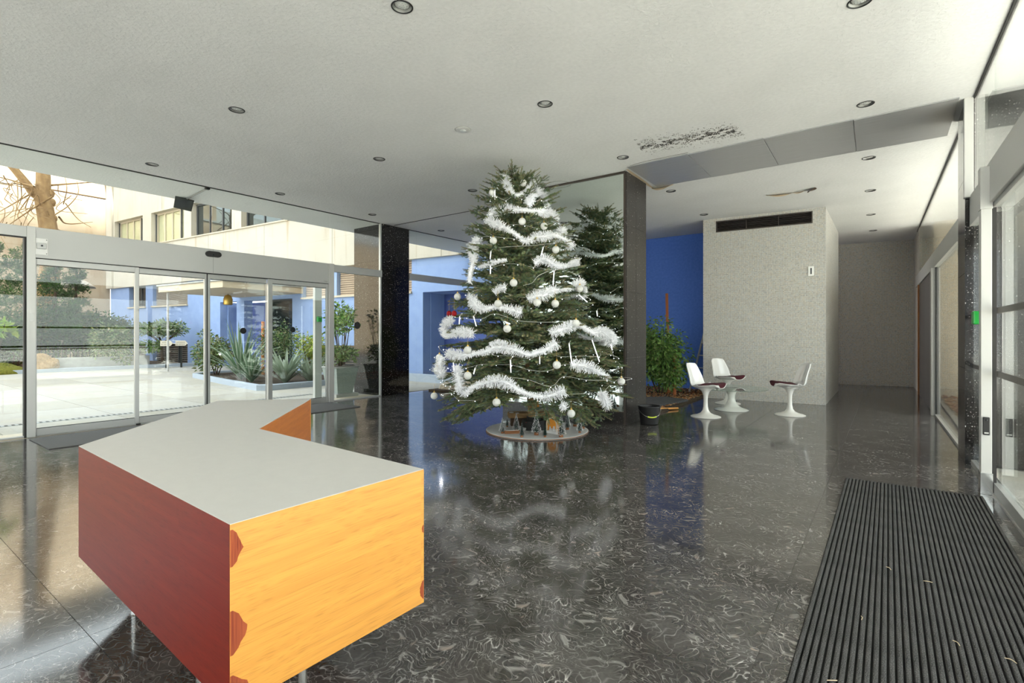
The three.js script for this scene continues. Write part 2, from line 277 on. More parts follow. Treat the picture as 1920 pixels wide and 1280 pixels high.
{ // textured plaster ceiling with its lamp holes; it runs on outside as the eave
  const hole = ([x, z], r = .068) => { const p = new THREE.Path(); p.absarc(x, -z, r, 0, Math.PI * 2, true); return p; };
  const g = extr([[-9.65, -5.8], [4.2, -5.8], [4.2, 16.2], [-8.45, 16.2], [-8.45, 10.95], [-9.65, 10.8]], .3, 0, [...lightSpots.map((p) => hole(p)), hole(spare, .055)]);
  g.rotateX(-Math.PI / 2).translate(0, H, 0);
  const c = struct('ceiling'); part('plaster', metreUV(g), MAT.plaster, c);
  part('expansion_joint', B(-8.3, -5.12, H - .006, H, -7.165, -7.145), MAT.darkGasket, c);
  // mould specks and loose paint by the leak
  reseed(21); const s = new Soup();
  for (let i = 0; i < 2600; i++) {
    const t = rnd(), w = rr(-1, 1) * rnd(), px = mix(1200, 1385, t) + w * 20, py = mix(276, 243, t) + w * 15 + rr(-5, 5), p = onY(px, py, H), r = rr(.0018, .0085) * (1 - .4 * Math.abs(w)); if (noise(p.x * 9, p.z * 14) + .5 * noise(p.x * 30, p.z * 30) < -.12) continue; const sh = rr(.14, .36);
    const a0 = rnd() * 6, n = 6; for (let k = 0; k < n; k++) { const q = (j) => V(p.x + Math.cos(a0 + j / n * 6.283) * r * (1 + .5 * ((j * 7) % 3) / 3), H - .0015, p.z + Math.sin(a0 + j / n * 6.283) * r * 1.6); s.tri(V(p.x, H - .0015, p.z), q(k), q((k + 1) % n), [sh, sh * .97, sh * .9]); }
  }
  const m = part('mould_specks', s.geo(), std({ vertexColors: true, roughness: 1, side: THREE.DoubleSide }), c, 'dark mould specks on the leaking ceiling'); m.userData.kind = 'stuff';
  const flap = (a, b, w, sag) => { // strip of paint that has come loose and curls down
    const n = 14, P = [], I = [], d = b.clone().sub(a), side = V(-d.z, 0, d.x).normalize();
    for (let i = 0; i <= n; i++) for (let j = 0; j <= 4; j++) { const t = i / n, u = j / 4, k = Math.sin(t * Math.PI), p = a.clone().addScaledVector(d, t).addScaledVector(side, (u - .5) * w * (.25 + .75 * k)); P.push(p.x, H - .004 - sag * k * u * u, p.z); }
    for (let i = 0; i < n; i++) for (let j = 0; j < 4; j++) { const q = i * 5 + j; I.push(q, q + 5, q + 1, q + 1, q + 5, q + 6); }
    const g = new THREE.BufferGeometry(); g.setAttribute('position', new THREE.Float32BufferAttribute(P, 3)); g.setIndex(I); g.computeVertexNormals(); return metreUV(g);
  };
  part('paint_flap', flap(onY(1436, 366, H), onY(1488, 361, H), .11, .05), MAT.paintFlap, c, 'curl of loose paint');
  part('paint_flap', flap(onY(1486, 361, H), onY(1510, 357, H), .05, .03), MAT.paintFlap, c, 'curl of loose paint');
  part('paint_flap', flap(onY(1517, 358, H), onY(1528, 351, H), .12, .05), MAT.barkDark, c, 'dark curl of loose paint');
  part('paint_flap', flap(onY(1176, 317, H), onY(1224, 352, H), .09, .02), MAT.paintFlap, c, 'loose paint over the black column');
  part('paint_flap', flap(onY(1222, 353, H), onY(1262, 345, H), .16, .07), MAT.paintFlap, c, 'loose paint over the black column');
  reseed(31); // fine cracks
  const crack = (pts) => { const q = pts.map(([x, y]) => onY(x, y, H - .002)); part('crack', tube(q, .0022, 30, 4), MAT.mould, c); };
  crack([[1020, 345], [1050, 339], [1080, 344], [1120, 336], [1150, 330], [1175, 318]]); crack([[1060, 350], [1090, 347], [1110, 341]]); crack([[1178, 312], [1200, 305], [1240, 296], [1290, 286]]);
  // flush metal panels over the passage
  const e = [1176.9, 1290.5, 1431.9, 1600, 1801].map((x, i) => onY(x, [313, 288.6, 258.6, 223, 178.7][i], H).x), far = [1261, 1336, 1461, 1605.5, 1776.8].map((x, i) => onY(x, [343.7, 331.7, 309, 281.9, 252.6][i], H).x);
  for (let i = 0; i < 4; i++) {
    const a = e[i] + .004, b = e[i + 1] - .004, c2 = far[i + 1] - .004, d = far[i] + .004;
    const g2 = extr([[a, 6.52], [b, 6.5], [c2, 7.655], [i ? d : -2.86, 7.66]], .01).rotateX(-Math.PI / 2).translate(0, H - .012, 0);
    part('metal_panel', metreUV(g2), MAT.brushed, c, 'flush brushed metal panel');
  }
}
{ // far wall of the passage, brown mosaic, with its right return
  const w = struct('wall_back', null, [-1.03, 0, -15.4], .128 * 0 + Math.atan2(.2, 1.56));
  part('mosaic', B(-.6, 1.62, 0, H, -.3, 0), MAT.mosaicBrown, w);
  part('mosaic_return', B(1.56, 1.75, 0, H, 0, 1.1), MAT.mosaicBrown, w);
}
{ // the boxed core covered with white mosaic
  const a = Math.atan2(.17, 2.09), w = struct('wall_mosaic', 'box-shaped wall of small white mosaic tiles', [-2.975, 0, -10.5], a);
  const u0 = .24, u1 = 1.885, y0 = 3.27, y1 = 3.49;
  part('mosaic', mg([B(0, 2.085, 0, y0, -.2, 0), B(0, u0, y0, H, -.2, 0), B(u1, 2.085, y0, H, -.2, 0), B(u0, u1, y1, H, -.2, 0), B(0, .2, 0, H, -3.2, -.2)]), MAT.mosaicLight, w);
  { const m = part('mosaic_side', B(-.2, 0, 0, H, -2.95, -.03), MAT.mosaicLight, w); m.position.set(2.084, 0, 0); m.rotation.y = -a; }
  part('duct_back', B(u0, u1, y0, y1, -.2, -.15), MAT.blackPlastic, w);
  part('corner_bead', B(2.083, 2.089, 0, H, -.012, .003), MAT.whiteMetal, w);
}
{ const w = struct('wall_blue', 'deep blue rough plaster wall behind the planted bed'); part('plaster', B(-8.4, -2.9, 0, H, -12.1, -11.8), MAT.blueInside, w); part('plaster', B(-12.4, -8.42, -.1, 3.0, -12.1, -11.8), MAT.blueDeep, w); }
{ // mirror on its short wall, and the column that ends it
  const w = struct('wall_mirror', 'short wall that carries the big mirror');
  part('core', B(-5.1, -3.85, 0, H, -7.0, -6.74), MAT.granite, w); part('core', B(-3.85, -2.96, 0, H, -6.80, -6.745), MAT.granite, w);
  part('plinth', B(-5.1, -2.95, 0, .165, -6.745, -6.69), MAT.graniteWorn, w);
}
const column = (name, label, x0, x1, z0, z1, mat, joints) => {
  const w = struct(name, label), ys = [0, .93, 1.86, 2.79, H];
  for (let i = 0; i < 4; i++) { // cladding slabs, two to a face
    const a = ys[i] + .0015, b = ys[i + 1] - .0015, zm = (z0 + z1) / 2 + .02;
    part('granite_slab', B(x0, x1, a, b, zm + .0015, z1), mat, w); part('granite_slab', B(x0, x1, a, b, z0, zm - .0015), mat, w);
  }
  part('core', B(x0 + .02, x1 - .02, 0, H, z0 + .02, z1 - .02), MAT.blackPlastic, w);
};
column('column', 'black polished granite column at the glass door wall', -9.3, -8.375, -7.63, -6.9, MAT.granite);
column('column', 'scratched black granite column at the end of the mirror', -3.84, -2.94, -7.42, -6.7, MAT.graniteWorn);
column('column', 'black granite column in the right glass wall', .605, 1.5, -7.25, -6.64, MAT.granite);

{ // left glass wall (x runs towards the camera, z outwards)
  const P = [L.ox, 0, L.oz], S = (n, l) => struct(n, l, P, L.a);
  const d = S('door_1', 'automatic glass sliding door with a wide aluminium header');
  part('header', B(1.234, 5.297, 2.207, 2.582, -.02, .12, .004), MAT.header, d);
  part('header_end', B(1.205, 1.232, 2.2, 2.582, -.024, .12, .003), MAT.alu, d);
  part('header_joint', B(3.247, 3.251, 2.21, 2.58, -.0215, -.019), MAT.can, d);
  part('badge', mg([B(1.27, 1.35, 2.245, 2.25, -.0215, -.02), B(1.27, 1.33, 2.232, 2.236, -.0215, -.02)]), MAT.can, d); part('gasket', B(1.234, 5.297, 2.198, 2.207, -.005, .1), MAT.darkGasket, d);
  part('post', B(5.292, 5.372, 0, 2.585, -.03, .1, .003), MAT.aluPale, d); part('gasket', B(5.372, 5.393, 0, 2.45, -.01, .08), MAT.darkGasket, d);
  part('post', B(1.133, 1.237, 0, 2.585, -.03, .1, .003), MAT.aluPale, d);
  part('lock_plate', B(5.305, 5.345, 1.42, 1.52, -.033, -.03, .001), MAT.alu, d);
  const leaf = (s0, s1, z, n0, n1) => { // leaf > stiles, rails, pane
    const l = part('leaf', B(s0, s0 + n0, .012, 2.2, z, z + .045, .003), MAT.alu, d);
    part('stile', B(s1 - n1, s1, .012, 2.2, z, z + .045, .003), MAT.alu, l);
    part('top_rail', B(s0 + n0, s1 - n1, 2.125, 2.2, z, z + .045, .003), MAT.alu, l); part('bottom_rail', B(s0 + n0, s1 - n1, .012, .095, z, z + .045, .003), MAT.alu, l);
    part('gasket', mg([B(s0 + n0, s1 - n1, 2.119, 2.125, z + .01, z + .035), B(s0 + n0, s1 - n1, .095, .101, z + .01, z + .035)]), MAT.darkGasket, l);
    part('pane', B(s0 + n0, s1 - n1, .095, 2.125, z + .018, z + .026), MAT.glass, l);
  };
  leaf(4.21, 5.29, 0, .05, .012); leaf(3.315, 4.225, .05, .03, .03); leaf(2.374, 3.297, .05, .0, .034); leaf(1.24, 2.374, 0, .035, .074);
  part('meeting_gap', B(3.297, 3.315, .012, 2.2, .055, .09), MAT.darkGasket, d);
  part('floor_track', B(1.237, 5.292, 0, .012, -.01, .11), MAT.alu, d); part('floor_guide', B(4.2, 4.25, 0, .02, -.03, 0, .003), MAT.blackPlastic, d);
  part('jamb', B(1.29, 1.43, 0, 2.2, .13, .2, .004), MAT.whiteMetal, d);
  const pane = (n, s0, s1, y0, y1) => { const w = S(n); part('pane', B(s0, s1, y0, y1, .02, .03), MAT.glass, w); return w; };
  let w = pane('window_1', .01, 1.133, .02, 2.44); part('sill_bar', B(.01, 1.133, 0, .02, 0, .06), MAT.alu, w); part('transom', B(.01, 1.133, 2.44, 2.573, -.02, .07, .003), MAT.alu, w); part('edge_bar', B(.01, .045, 0, H, 0, .05, .003), MAT.alu, w);
  pane('window_2', .01, 1.185, 2.573, H); pane('window_3', 1.195, 3.25, 2.582, H); pane('window_4', 3.256, 5.6, 2.585, H);
  w = pane('window_5', 5.393, 8.5, .02, 2.45); part('sill_bar', B(5.393, 8.5, 0, .02, 0, .08), MAT.alu, w); part('transom', B(5.372, 12.4, 2.45, 2.578, -.02, .08, .003), MAT.alu, w); part('gasket', B(5.393, 8.5, 2.44, 2.45, 0, .06), MAT.darkGasket, w);
  pane('window_6', 8.53, 12.4, .02, 2.45); pane('window_7', 5.61, 12.4, 2.578, H);
  w = pane('window_8', -.95, -.74, .02, 2.45); part('transom', B(-4.1, -.74, 2.45, 2.585, -.02, .08, .003), MAT.alu, w);
  pane('window_9', -4.1, -.958, .02, 2.45); pane('window_10', -.95, -.74, 2.585, H); pane('window_11', -4.1, -.958, 2.585, H);
  const t = S('trim_1'); part('ceiling_gasket', B(-4.1, 12.4, H - .012, H, .012, .038), MAT.darkGasket, t);
}
{ // right glass wall (x runs away from the camera, z outwards)
  const P = [R.ox, 0, R.oz], S = (n, l) => struct(n, l, P, R.a);
  const d = S('door_2', 'glass street door with dark bands and a white post');
  part('header', B(-9, .86, 2.3, 2.62, -.045, .14, .004), MAT.header, d); part('header_track', B(-9, .86, 2.26, 2.3, -.02, .1, .003), MAT.alu, d);
  part('post', B(.62, .72, 0, 2.58, -.095, -.03, .003), MAT.whiteMetal, d); part('post_cap', B(.612, .725, 2.25, 2.585, -.1, -.025, .002), MAT.header, d); part('post_foot', B(.612, .725, 0, .17, -.1, -.025, .002), MAT.chrome, d); part('gasket', B(.64, .7, 0, 2.26, -.03, .0), MAT.darkGasket, d);
  const l = part('leaf', B(-2.6, .62, .012, .1, -.02, .03, .003), MAT.alu, d);
  part('pane', B(-2.6, .62, .1, 2.26, 0, .01), MAT.glass, l);
  part('band', B(-2.6, .61, 1.425, 1.47, -.004, .014), MAT.brownMetal, l, 'dark band across the glass'); part('band', B(-2.6, .61, .93, .975, -.004, .014), MAT.brownMetal, l, 'dark band across the glass');
  part('stile', B(-2.65, -2.6, .012, 2.26, -.02, .03, .003), MAT.alu, l);
  part('floor_track', B(-9, .86, 0, .012, -.03, .06), MAT.alu, d);
  const pane = (n, s0, s1, y0, y1) => { const w = S(n); part('pane', B(s0, s1, y0, y1, 0, .01), MAT.glass, w); return w; };
  pane('window_12', -9, -2.67, .1, 2.26);
  let w = pane('window_13', .73, 1.78, .05, 2.31); part('transom', B(.73, 1.78, 2.31, 2.6, -.03, .06, .003), MAT.header, w); part('sill_bar', B(.73, 1.78, 0, .05, -.02, .05), MAT.alu, w);
  part('band', B(.73, 1.78, 1.43, 1.465, -.004, .014), MAT.brownMetal, w); part('band', B(.73, 1.78, .935, .97, -.004, .014), MAT.brownMetal, w);
  pane('window_14', -9, .73, 2.62, H); w = pane('window_15', .73, 1.72, 2.6, H); part('mullion', B(1.72, 1.79, 2.58, H, -.075, -.005, .003), MAT.whiteMetal, w);
  w = pane('window_16', 2.4, 5.4, .03, 2.3); part('transom', B(2.4, 9.6, 2.3, 2.54, -.03, .06, .003), MAT.alu, w); part('sill_bar', B(2.4, 5.4, 0, .03, -.02, .05), MAT.alu, w);
  part('mullion', B(5.46, 5.66, 0, 2.3, -.055, .04, .003), MAT.whiteMetal, w); part('gasket', B(5.4, 5.46, 0, 2.3, -.01, .03), MAT.darkGasket, w);
  w = S('wall_right'); part('metal_panel', B(5.67, 7.6, 0, 2.3, -.012, .03, .002), MAT.brownMetal, w); part('metal_panel', B(7.61, 8.75, 0, 2.3, -.012, .03, .002), MAT.brownMetal, w); part('timber_post', B(8.8, 8.9, 0, 2.3, -.035, .02, .003), MAT.brownWood, w);
  part('stub', B(8.93, 11.2, 0, H, .0, .2), MAT.mosaicBrown, w);
  pane('window_17', 2.4, 8.1, 2.54, H); pane('window_18', 8.106, 9.0, 2.54, H);
  const t = S('trim_2'); part('ceiling_gasket', B(-10.2, 9.6, H - .014, H, -.008, .02), MAT.darkGasket, t);
}
{ // glazed end of the lobby behind the camera
  const w = struct('wall_rear');
  part('pier', B(-8.6, -8.0, 0, H, 5.5, 5.8), MAT.plaster, w); part('pier', B(.3, .9, 0, H, 5.5, 5.8), MAT.plaster, w); part('sill', B(-8.0, .3, 0, .25, 5.5, 5.8), MAT.granite, w);
  for (let i = 0; i < 3; i++) { const a = -8 + i * 2.767, g = struct('window_' + (19 + i)); part('frame', mg([B(a, a + .06, .25, H, 5.55, 5.65), B(a + 2.707, a + 2.767, .25, H, 5.55, 5.65), B(a, a + 2.767, .25, .31, 5.55, 5.65)]), MAT.alu, g); part('pane', B(a + .06, a + 2.707, .31, H, 5.59, 5.6), MAT.glass, g); }
}
// ---------------------------------------------------------------- outside
{ const g = struct('ground'); part('earth', B(-60, 60, -1.2, -.31, -50, 40), MAT.soil, g); part('street_paving', B(.78, 40, -.31, -.01, -30, 30), MAT.paving, g); part('bedding', B(-34, -8.43, -.31, -.03, -12.4, 12), MAT.joint, g); part('bedding', B(-34, .78, -.31, -.03, 5.8, 30), MAT.paving, g); }
{ // courtyard paved with large pale stones
  const p = struct('pavement', 'pale stone paving of the sunlit courtyard'); reseed(41);
  const mats = ['#dcdad5', '#d3d0c8', '#e2e0d9'].map((h) => { const m = MAT.paving.clone(); m.color.set(h); return m; });
  for (let i = 0; i < 10; i++) for (let j = 0; j < 13; j++) { const x = -8.5 - i * 1.4, z = 7 - j * 1.4; part('paving_stone', B(x - 1.39, x, -.04, 0, z - 1.39, z), mats[Math.floor(rnd() * 3)], p); }
  part('threshold', B(-8.9, -8.48, -.04, .004, -6.85, -1.2), MAT.stone, p);
}
{ const w = struct('wall_porch', 'beige stone wall seen through the right glass'); // stone blocks
  reseed(51); for (const [y0, y1, xs] of [[0, .98, [.74, 1.5, 2.6, 3.6]], [.985, 2.3, [.74, 2.0, 3.6]], [2.305, 2.62, [.74, 1.2, 2.5, 3.6]], [2.625, H, [.74, 1.9, 3.6]]]) for (let i = 0; i + 1 < xs.length; i++) part('stone_block', B(xs[i] + .002, xs[i + 1] - .002, y0, y1, -13.7, -13.4 + rr(0, .004)), MAT.stone, w);
}

// ---------------------------------------------------------------- the houses round the courtyard
{
  const b = thing('apartment_building', 'long building across the court, beige concrete upper floor over light blue ground floor', 'building', [F.ox, 0, F.oz], F.a);
  const W = (u0, u1, y0, y1, z0 = 0, z1 = .35) => B(u0, u1, y0, y1, z0, z1);
  part('blue_wall', mg([W(2.78, 8.84, .9, 2.53), W(2.78, 3.22, -.2, .9), W(2.78, 3.22, 2.53, 3.52), W(3.22, 5.06, -.2, .9), W(8.3, 8.84, -.2, .9), W(8.28, 8.84, 2.53, 3.52), W(6.52, 6.68, 2.53, 3.52),
    W(13.36, 15.8, -.2, 3.52), W(15.8, 18.75, .88, 2.53), W(18.75, 19.4, -.2, 3.52), W(19.4, 21, .88, 2.53), W(21, 22.9, -.2, 3.52), W(8.84, 13.36, 2.56, 3.52)]), MAT.blueOut, b);
  part('blue_wall', mg([W(.06, 2.78, 2.52, 3.52, 0, 1.0), W(2.76, 2.8, -.1, 2.52, .35, 1.0)]), MAT.blueOut, b);
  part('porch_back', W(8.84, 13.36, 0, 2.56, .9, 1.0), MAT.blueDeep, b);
  part('porch_side', W(13.3, 13.4, 0, 2.56, .3, 1.0), MAT.blueOut, b); part('porch_pillar', W(11.66, 12.15, 0, 2.56, -.05, .3), MAT.blueOut, b);
  part('glass_door', W(8.9, 10.4, 0, 2.5, .2, .24), MAT.darkGlass, b); part('door_frame', mg([W(10.4, 10.48, 0, 2.56, .18, .26), W(8.84, 8.9, 0, 2.56, .18, .26), W(8.84, 10.48, 2.5, 2.56, .18, .26)]), MAT.darkFrame, b);
  part('door_panel', W(10.5, 11.6, 0, 2.5, .3, .34), MAT.blueDeep, b);
  // upper floor: precast panels with open joints, piers, windows
  const J = [.06, 2.0, 6.6, 10.3, 14.0, 17.7, 22.9];
  for (let i = 0; i < 6; i++) { part('concrete_panel', W(J[i] + .008, J[i + 1] - .008, 3.52, 5.34, -.12, .3), MAT.beige, b); part('concrete_panel', W(J[i] + .008, J[i + 1] - .008, 6.76, 9.2, -.12, .3), MAT.beige, b); }
  for (const [a, c] of [[.06, 2.6], [6.9, 7.4], [11.73, 12.36], [15.29, 15.87], [18.63, 19.41], [22.2, 22.9]]) part('pier', W(a, c, 5.34, 6.76, -.12, .3), MAT.beige, b);
  part('pilaster', W(22.3, 22.9, 3.52, 9.2, -.2, -.12), MAT.beige, b);
  part('upper_room', W(.06, 22.9, 3.52, 9.2, 1.6, 1.7), MAT.concretePlain, b); part('roof', W(-3, 23.0, 9.2, 9.4, -.3, 9), MAT.concretePlain, b);
  part('sill', W(2.6, 22.2, 5.32, 5.37, -.17, .2), MAT.concreteBeige, b);
  const win = (u0, u1, y0, y1, z, n, fm, pm, curtain) => { // window > panes, mullions, curtain
    const f = part('window', mg([W(u0, u0 + .08, y0, y1, z, z + .08), W(u1 - .08, u1, y0, y1, z, z + .08), W(u0, u1, y0, y0 + .08, z, z + .08), W(u0, u1, y1 - .08, y1, z, z + .08)]), fm, b);
    for (let i = 0; i < n; i++) { const a = mix(u0 + .08, u1 - .08, i / n), c = mix(u0 + .08, u1 - .08, (i + 1) / n); part('pane', W(a + .03, c - .03, y0 + .08, y1 - .08, z + .03, z + .045), pm, f); if (i) part('mullion', W(a - .03, a + .03, y0 + .08, y1 - .08, z, z + .08), fm, f); if (curtain) part('curtain', W(a + .03, c - .03, y0 + .08, y1 - .08, z + .06, z + .075), MAT.curtain, f); }
  };
  const mirrored = phy({ color: C('#59605f'), roughness: .03, metalness: .75 });
  win(2.6, 6.9, 5.37, 6.76, .1, 4, MAT.darkFrame, mirrored); win(7.4, 11.73, 5.37, 6.76, .1, 4, MAT.darkFrame, mirrored); win(12.36, 15.29, 5.37, 6.76, .1, 3, MAT.darkFrame, mirrored);
  win(15.87, 18.63, 5.37, 6.76, .1, 4, MAT.concreteBeige, MAT.glass, true); win(19.41, 22.2, 5.37, 6.76, .1, 4, MAT.concreteBeige, MAT.glass, true); for (const u of [16.45, 18.6, 19.95, 22.16]) part('dark_mullion', W(u - .03, u + .03, 5.4, 6.72, .06, .12), MAT.darkFrame, b);
  // ground floor: shutters, dark openings, grilles
  const shutter = (u0, u1, y0, y1, m, n) => { const s = part('shutter', W(u0, u1, y0, y1, .2, .25), MAT.darkFrame, b); const l = []; for (let i = 0; i < n; i++) { const y = mix(y0, y1, i / n); l.push(B(u0 + .03, u1 - .03, y + .008, y + (y1 - y0) / n - .008, .13, .19)); } const q = part('slats', mg(l), m, s); q.userData.kind = 'stuff'; };
  shutter(6.68, 8.28, 2.56, 3.5, MAT.shutterTimber, 13); shutter(3.22, 6.52, 2.56, 3.5, MAT.shutterTimber, 13); shutter(15.8, 18.75, 2.56, 3.5, MAT.shutterBeige, 30);
  win(19.4, 21, 2.56, 3.52, .18, 2, MAT.darkFrame, MAT.darkGlass);
  for (const [a, c] of [[3.2, 8.3], [15.76, 18.79], [19.36, 21.04]]) part('sill', W(a, c, 2.5, 2.56, -.07, .2), MAT.concreteBeige, b);
  const grille = (u0, u1, y1) => { const g = part('basement_window', W(u0, u1, -.1, y1, .24, .28), MAT.darkGlass, b); const l = []; for (let y = .02; y < y1 - .05; y += .085) l.push(B(u0, u1, y, y + .045, .16, .2)); const q = part('slats', mg(l), MAT.shutterDark, g); q.userData.kind = 'stuff'; };
  grille(5.06, 8.3, .9); grille(15.8, 18.75, .86); grille(19.4, 21, .86);
  for (const u of [16.7, 17.7]) part('grille_post', W(u, u + .07, -.1, .86, .1, .18), MAT.darkFrame, b);
}
{ // entrance canopy, a thick slab that stands on its own post
  const c = thing('entrance_canopy', 'flat beige concrete canopy over the blue entrance across the courtyard', 'canopy', [F.ox, 0, F.oz], F.a);
  part('slab', B(8.24, 12.08, 2.7, 2.9, -2.85, 0, .01), MAT.concreteBeige, c); part('roof_edge', B(8.2, 12.12, 2.9, 2.95, -2.9, 0, .005), MAT.concretePlain, c);
  part('post', B(11.75, 11.8, 0, 2.7, -2.72, -2.67), MAT.whiteMetal, c);
  const l = thing('lantern', 'small brass lantern hanging under the entrance canopy', 'lantern', F.world(10.6, 2.31, -1.3).toArray());
  part('shade', lathe([[.02, .36], [.1, .33], [.15, .2], [.15, .02], [.13, 0], [.0, 0]], 20), MAT.gold, l); part('rod', cyl(.008, .008, .04, 8).translate(0, .355, 0), MAT.iron, l);
}
{ // blind gable wall on the left
  const b = thing('gable_building', 'beige windowless gable wall behind the bare tree', 'building', [-31.2, 0, 0]);
  part('gable_wall', B(-.4, 0, -.2, 7.9, -8.7, 14), MAT.beigeOld, b); part('coping', B(-.5, .06, 7.9, 8.0, -5.2, 14), MAT.concretePlain, b);
  part('stained_upper_wall', B(-.4, -.03, 8.0, 11.6, -8.7, -3.4), MAT.beigeOld, b); part('roof_parapet', B(-3.4, -3.0, 7.0, 9.5, -3.4, 14), MAT.concretePlain, b); part('roof', B(-8, -.05, 7.7, 7.85, -8.7, 14), MAT.concretePlain, b);
}
{ const u = struct('ceiling_upper', 'storeys of the building over the lobby'); part('upper_storeys', B(-8.3, 2.5, H + .301, 40, -15.5, 5.5), MAT.beige, u); }
// ---------------------------------------------------------------- things in the lobby
{ // bent reception desk: a straight wing and one that turns off at 45 degrees
  const T = .75, yb = .245, P = [[-2.986, -.714], [-1.425, -.66], [-1.419, -1.368], [-2.758, -1.426], [-3.706, -2.34], [-4.167, -1.839]];
  const d = thing('reception_desk', 'bent reception desk with a pale grey top, orange oak ends and a dark mahogany front', 'desk');
  part('desk_top', metreUV(extr(P.map(([x, z]) => [mix(-2.85, x, .9985), -mix(-1.3, z, .9985)]), .006).rotateX(-Math.PI / 2).translate(0, T - .006, 0)), MAT.laminate, d);
  const cx = -2.85, cz = -1.3;
  const panel = (i, j, mat, name, label, mitre = 0, cut = .0005) => { // board along one edge, 22 mm thick inwards, leaning a hair
    const a = P[i], b = P[j], len = Math.hypot(b[0] - a[0], b[1] - a[1]), g = new THREE.BoxGeometry(len - cut, T - .0015 - yb, .022); g.translate((len - cut) / 2, (T - .0015 + yb) / 2, -.011 - .0005); metreUV(g);
    { const q = g.attributes.position; for (let k = 0; k < q.count; k++) if (q.getZ(k) < -.01) { if (mitre & 1 && q.getX(k) < .05) q.setX(k, .022); if (mitre & 2 && q.getX(k) > len - .05) q.setX(k, len - .022); } }
    const m = part(name, g, mat, d, label); m.position.set(a[0], 0, a[1]); m.rotation.y = Math.atan2(-(b[1] - a[1]), b[0] - a[0]); return m;
  };
  panel(0, 1, MAT.mahogany, 'front_panel', 'dark red mahogany front', 2);
  const end = panel(1, 2, MAT.oak, 'end_panel', 'orange oak end with chipped veneer edges', 1);
  const lenE = Math.hypot(P[2][0] - P[1][0], P[2][1] - P[1][1]);
  // spots where the veneer has broken off: outlines along the panel's edges
  const chip = (x, y, w, h, dir) => { const o = []; reseed(Math.round(y * 1e3) + 3); for (let k = 0; k <= 9; k++) { const t = k / 9; o.push([x + dir * w * Math.pow(Math.sin(Math.PI * Math.min(1, Math.max(0, t * .94 + .03))), .7) * rr(.72, 1), y - h * t]); } o.push([x, y - h]); o.unshift([x, y]); if (dir < 0) o.reverse(); const g = extr(o, .0012); g.translate(0, 0, -.0008); part('veneer_chip', metreUV(g), MAT.chipWood, end); };
  chip(.001, T - .016, .036, .1, 1); chip(.001, T - .235, .048, .12, 1); chip(.001, T - .41, .05, .095, 1); chip(lenE - .002, T - .21, .01, .03, -1); chip(lenE - .002, T - .42, .022, .07, -1);
  panel(2, 3, MAT.oak, 'inner_panel'); panel(3, 4, MAT.oakDark, 'inner_panel', 'orange oak inner side of the turned wing'); panel(4, 5, MAT.oak, 'end_panel'); panel(5, 0, MAT.mahogany, 'front_panel');
  part('underside', metreUV(extr([[-2.95, .75], [-1.46, .7], [-1.455, 1.33], [-2.75, 1.39], [-3.7, 2.28], [-4.1, 1.85]], .02).rotateX(-Math.PI / 2).translate(0, yb + .01, 0)), MAT.oakDark, d);
  for (const [x, z] of [atDepth(567, 1290, 1.72), atDepth(377, 1290, 1.66), V(-2.75, 0, -.86), V(-2.6, 0, -1.25), V(-3.62, 0, -2.16), V(-3.98, 0, -1.86)].map((q) => [q.x, q.z])) part('leg', mg([cyl(.015, .015, yb + .012, 16), cyl(.018, .017, .01, 16)]).translate(x, 0, z), MAT.chrome, d);
}
{ // ribbed entrance mat at the street door
  const m = thing('ribbed_mat', 'long dark grey ribbed mat in front of the street door', 'mat', [-.297, 0, -5.34], 0);
  part('backing', B(0, .89, .0, .006, 0, 7.6), MAT.matBase, m);
  const n = 36, w = .89 / n; const shared = (() => { // rounded rib
    const s = new THREE.Shape(); s.moveTo(-w * .36, 0); s.lineTo(-w * .33, .008); s.quadraticCurveTo(-w * .28, .0115, -w * .1, .012); s.lineTo(w * .1, .012); s.quadraticCurveTo(w * .28, .0115, w * .33, .008); s.lineTo(w * .36, 0);
    return metreUV(new THREE.ExtrudeGeometry(s, { depth: 7.58, bevelEnabled: false, steps: 1 }));
  })();
  for (let i = 0; i < n; i++) { const r = part('rib', shared, MAT.matPile, m); r.position.set((i + .5) * w, .004, .01); }
  reseed(61); for (const [px, py, l] of [[1615, 1158, 'pale curl of dry leaf on the mat nearest its left edge'], [1793, 1205, 'brightest straw scrap on the ribbed mat, right of its middle'], [1895, 1238, 'straw scrap on the ribbed mat, furthest to the right'], [1666, 1065, 'small scrap in the middle of the ribbed mat'], [1740, 1090, 'small scrap on the ribbed mat, right of the middle one'], [1560, 1275, 'brown scrap at the front left corner of the ribbed mat']]) { const q = onY(px, py, .0175), a = rr(0, 3); const f = thing('dry_leaf_scrap', l, 'leaf scrap', q.toArray(), a, 'leaf scraps on the mat'); part('scrap', tube([V(-.018, 0, 0), V(0, .003, .004), V(.018, 0, 0)], .0016, 8, 5), MAT.paintFlap, f); }
  const k = thing('coir_mat', 'flat grey doormat along the sliding glass door', 'mat', [-8.3, 0, -5.62]); part('pile', B(0, .9, 0, .012, 0, 4.1, .004), MAT.coir, k);
}
{ // mirror
  const m = thing('mirror', 'tall wall mirror behind the christmas tree with a dark metal edge', 'mirror', [-5.1, 0, -6.69]);
  part('glass', B(.01, 2.125, .17, H - .03, -.05, 0), MAT.mirror, m);
  part('edge_strip', B(2.125, 2.15, 0, H - .01, -.05, .012), MAT.brownMetal, m); part('top_strip', B(0, 2.15, H - .03, H - .002, -.05, .015), MAT.brownMetal, m); part('bottom_strip', B(0, 2.125, .165, .178, -.04, .01), MAT.brownMetal, m);
}
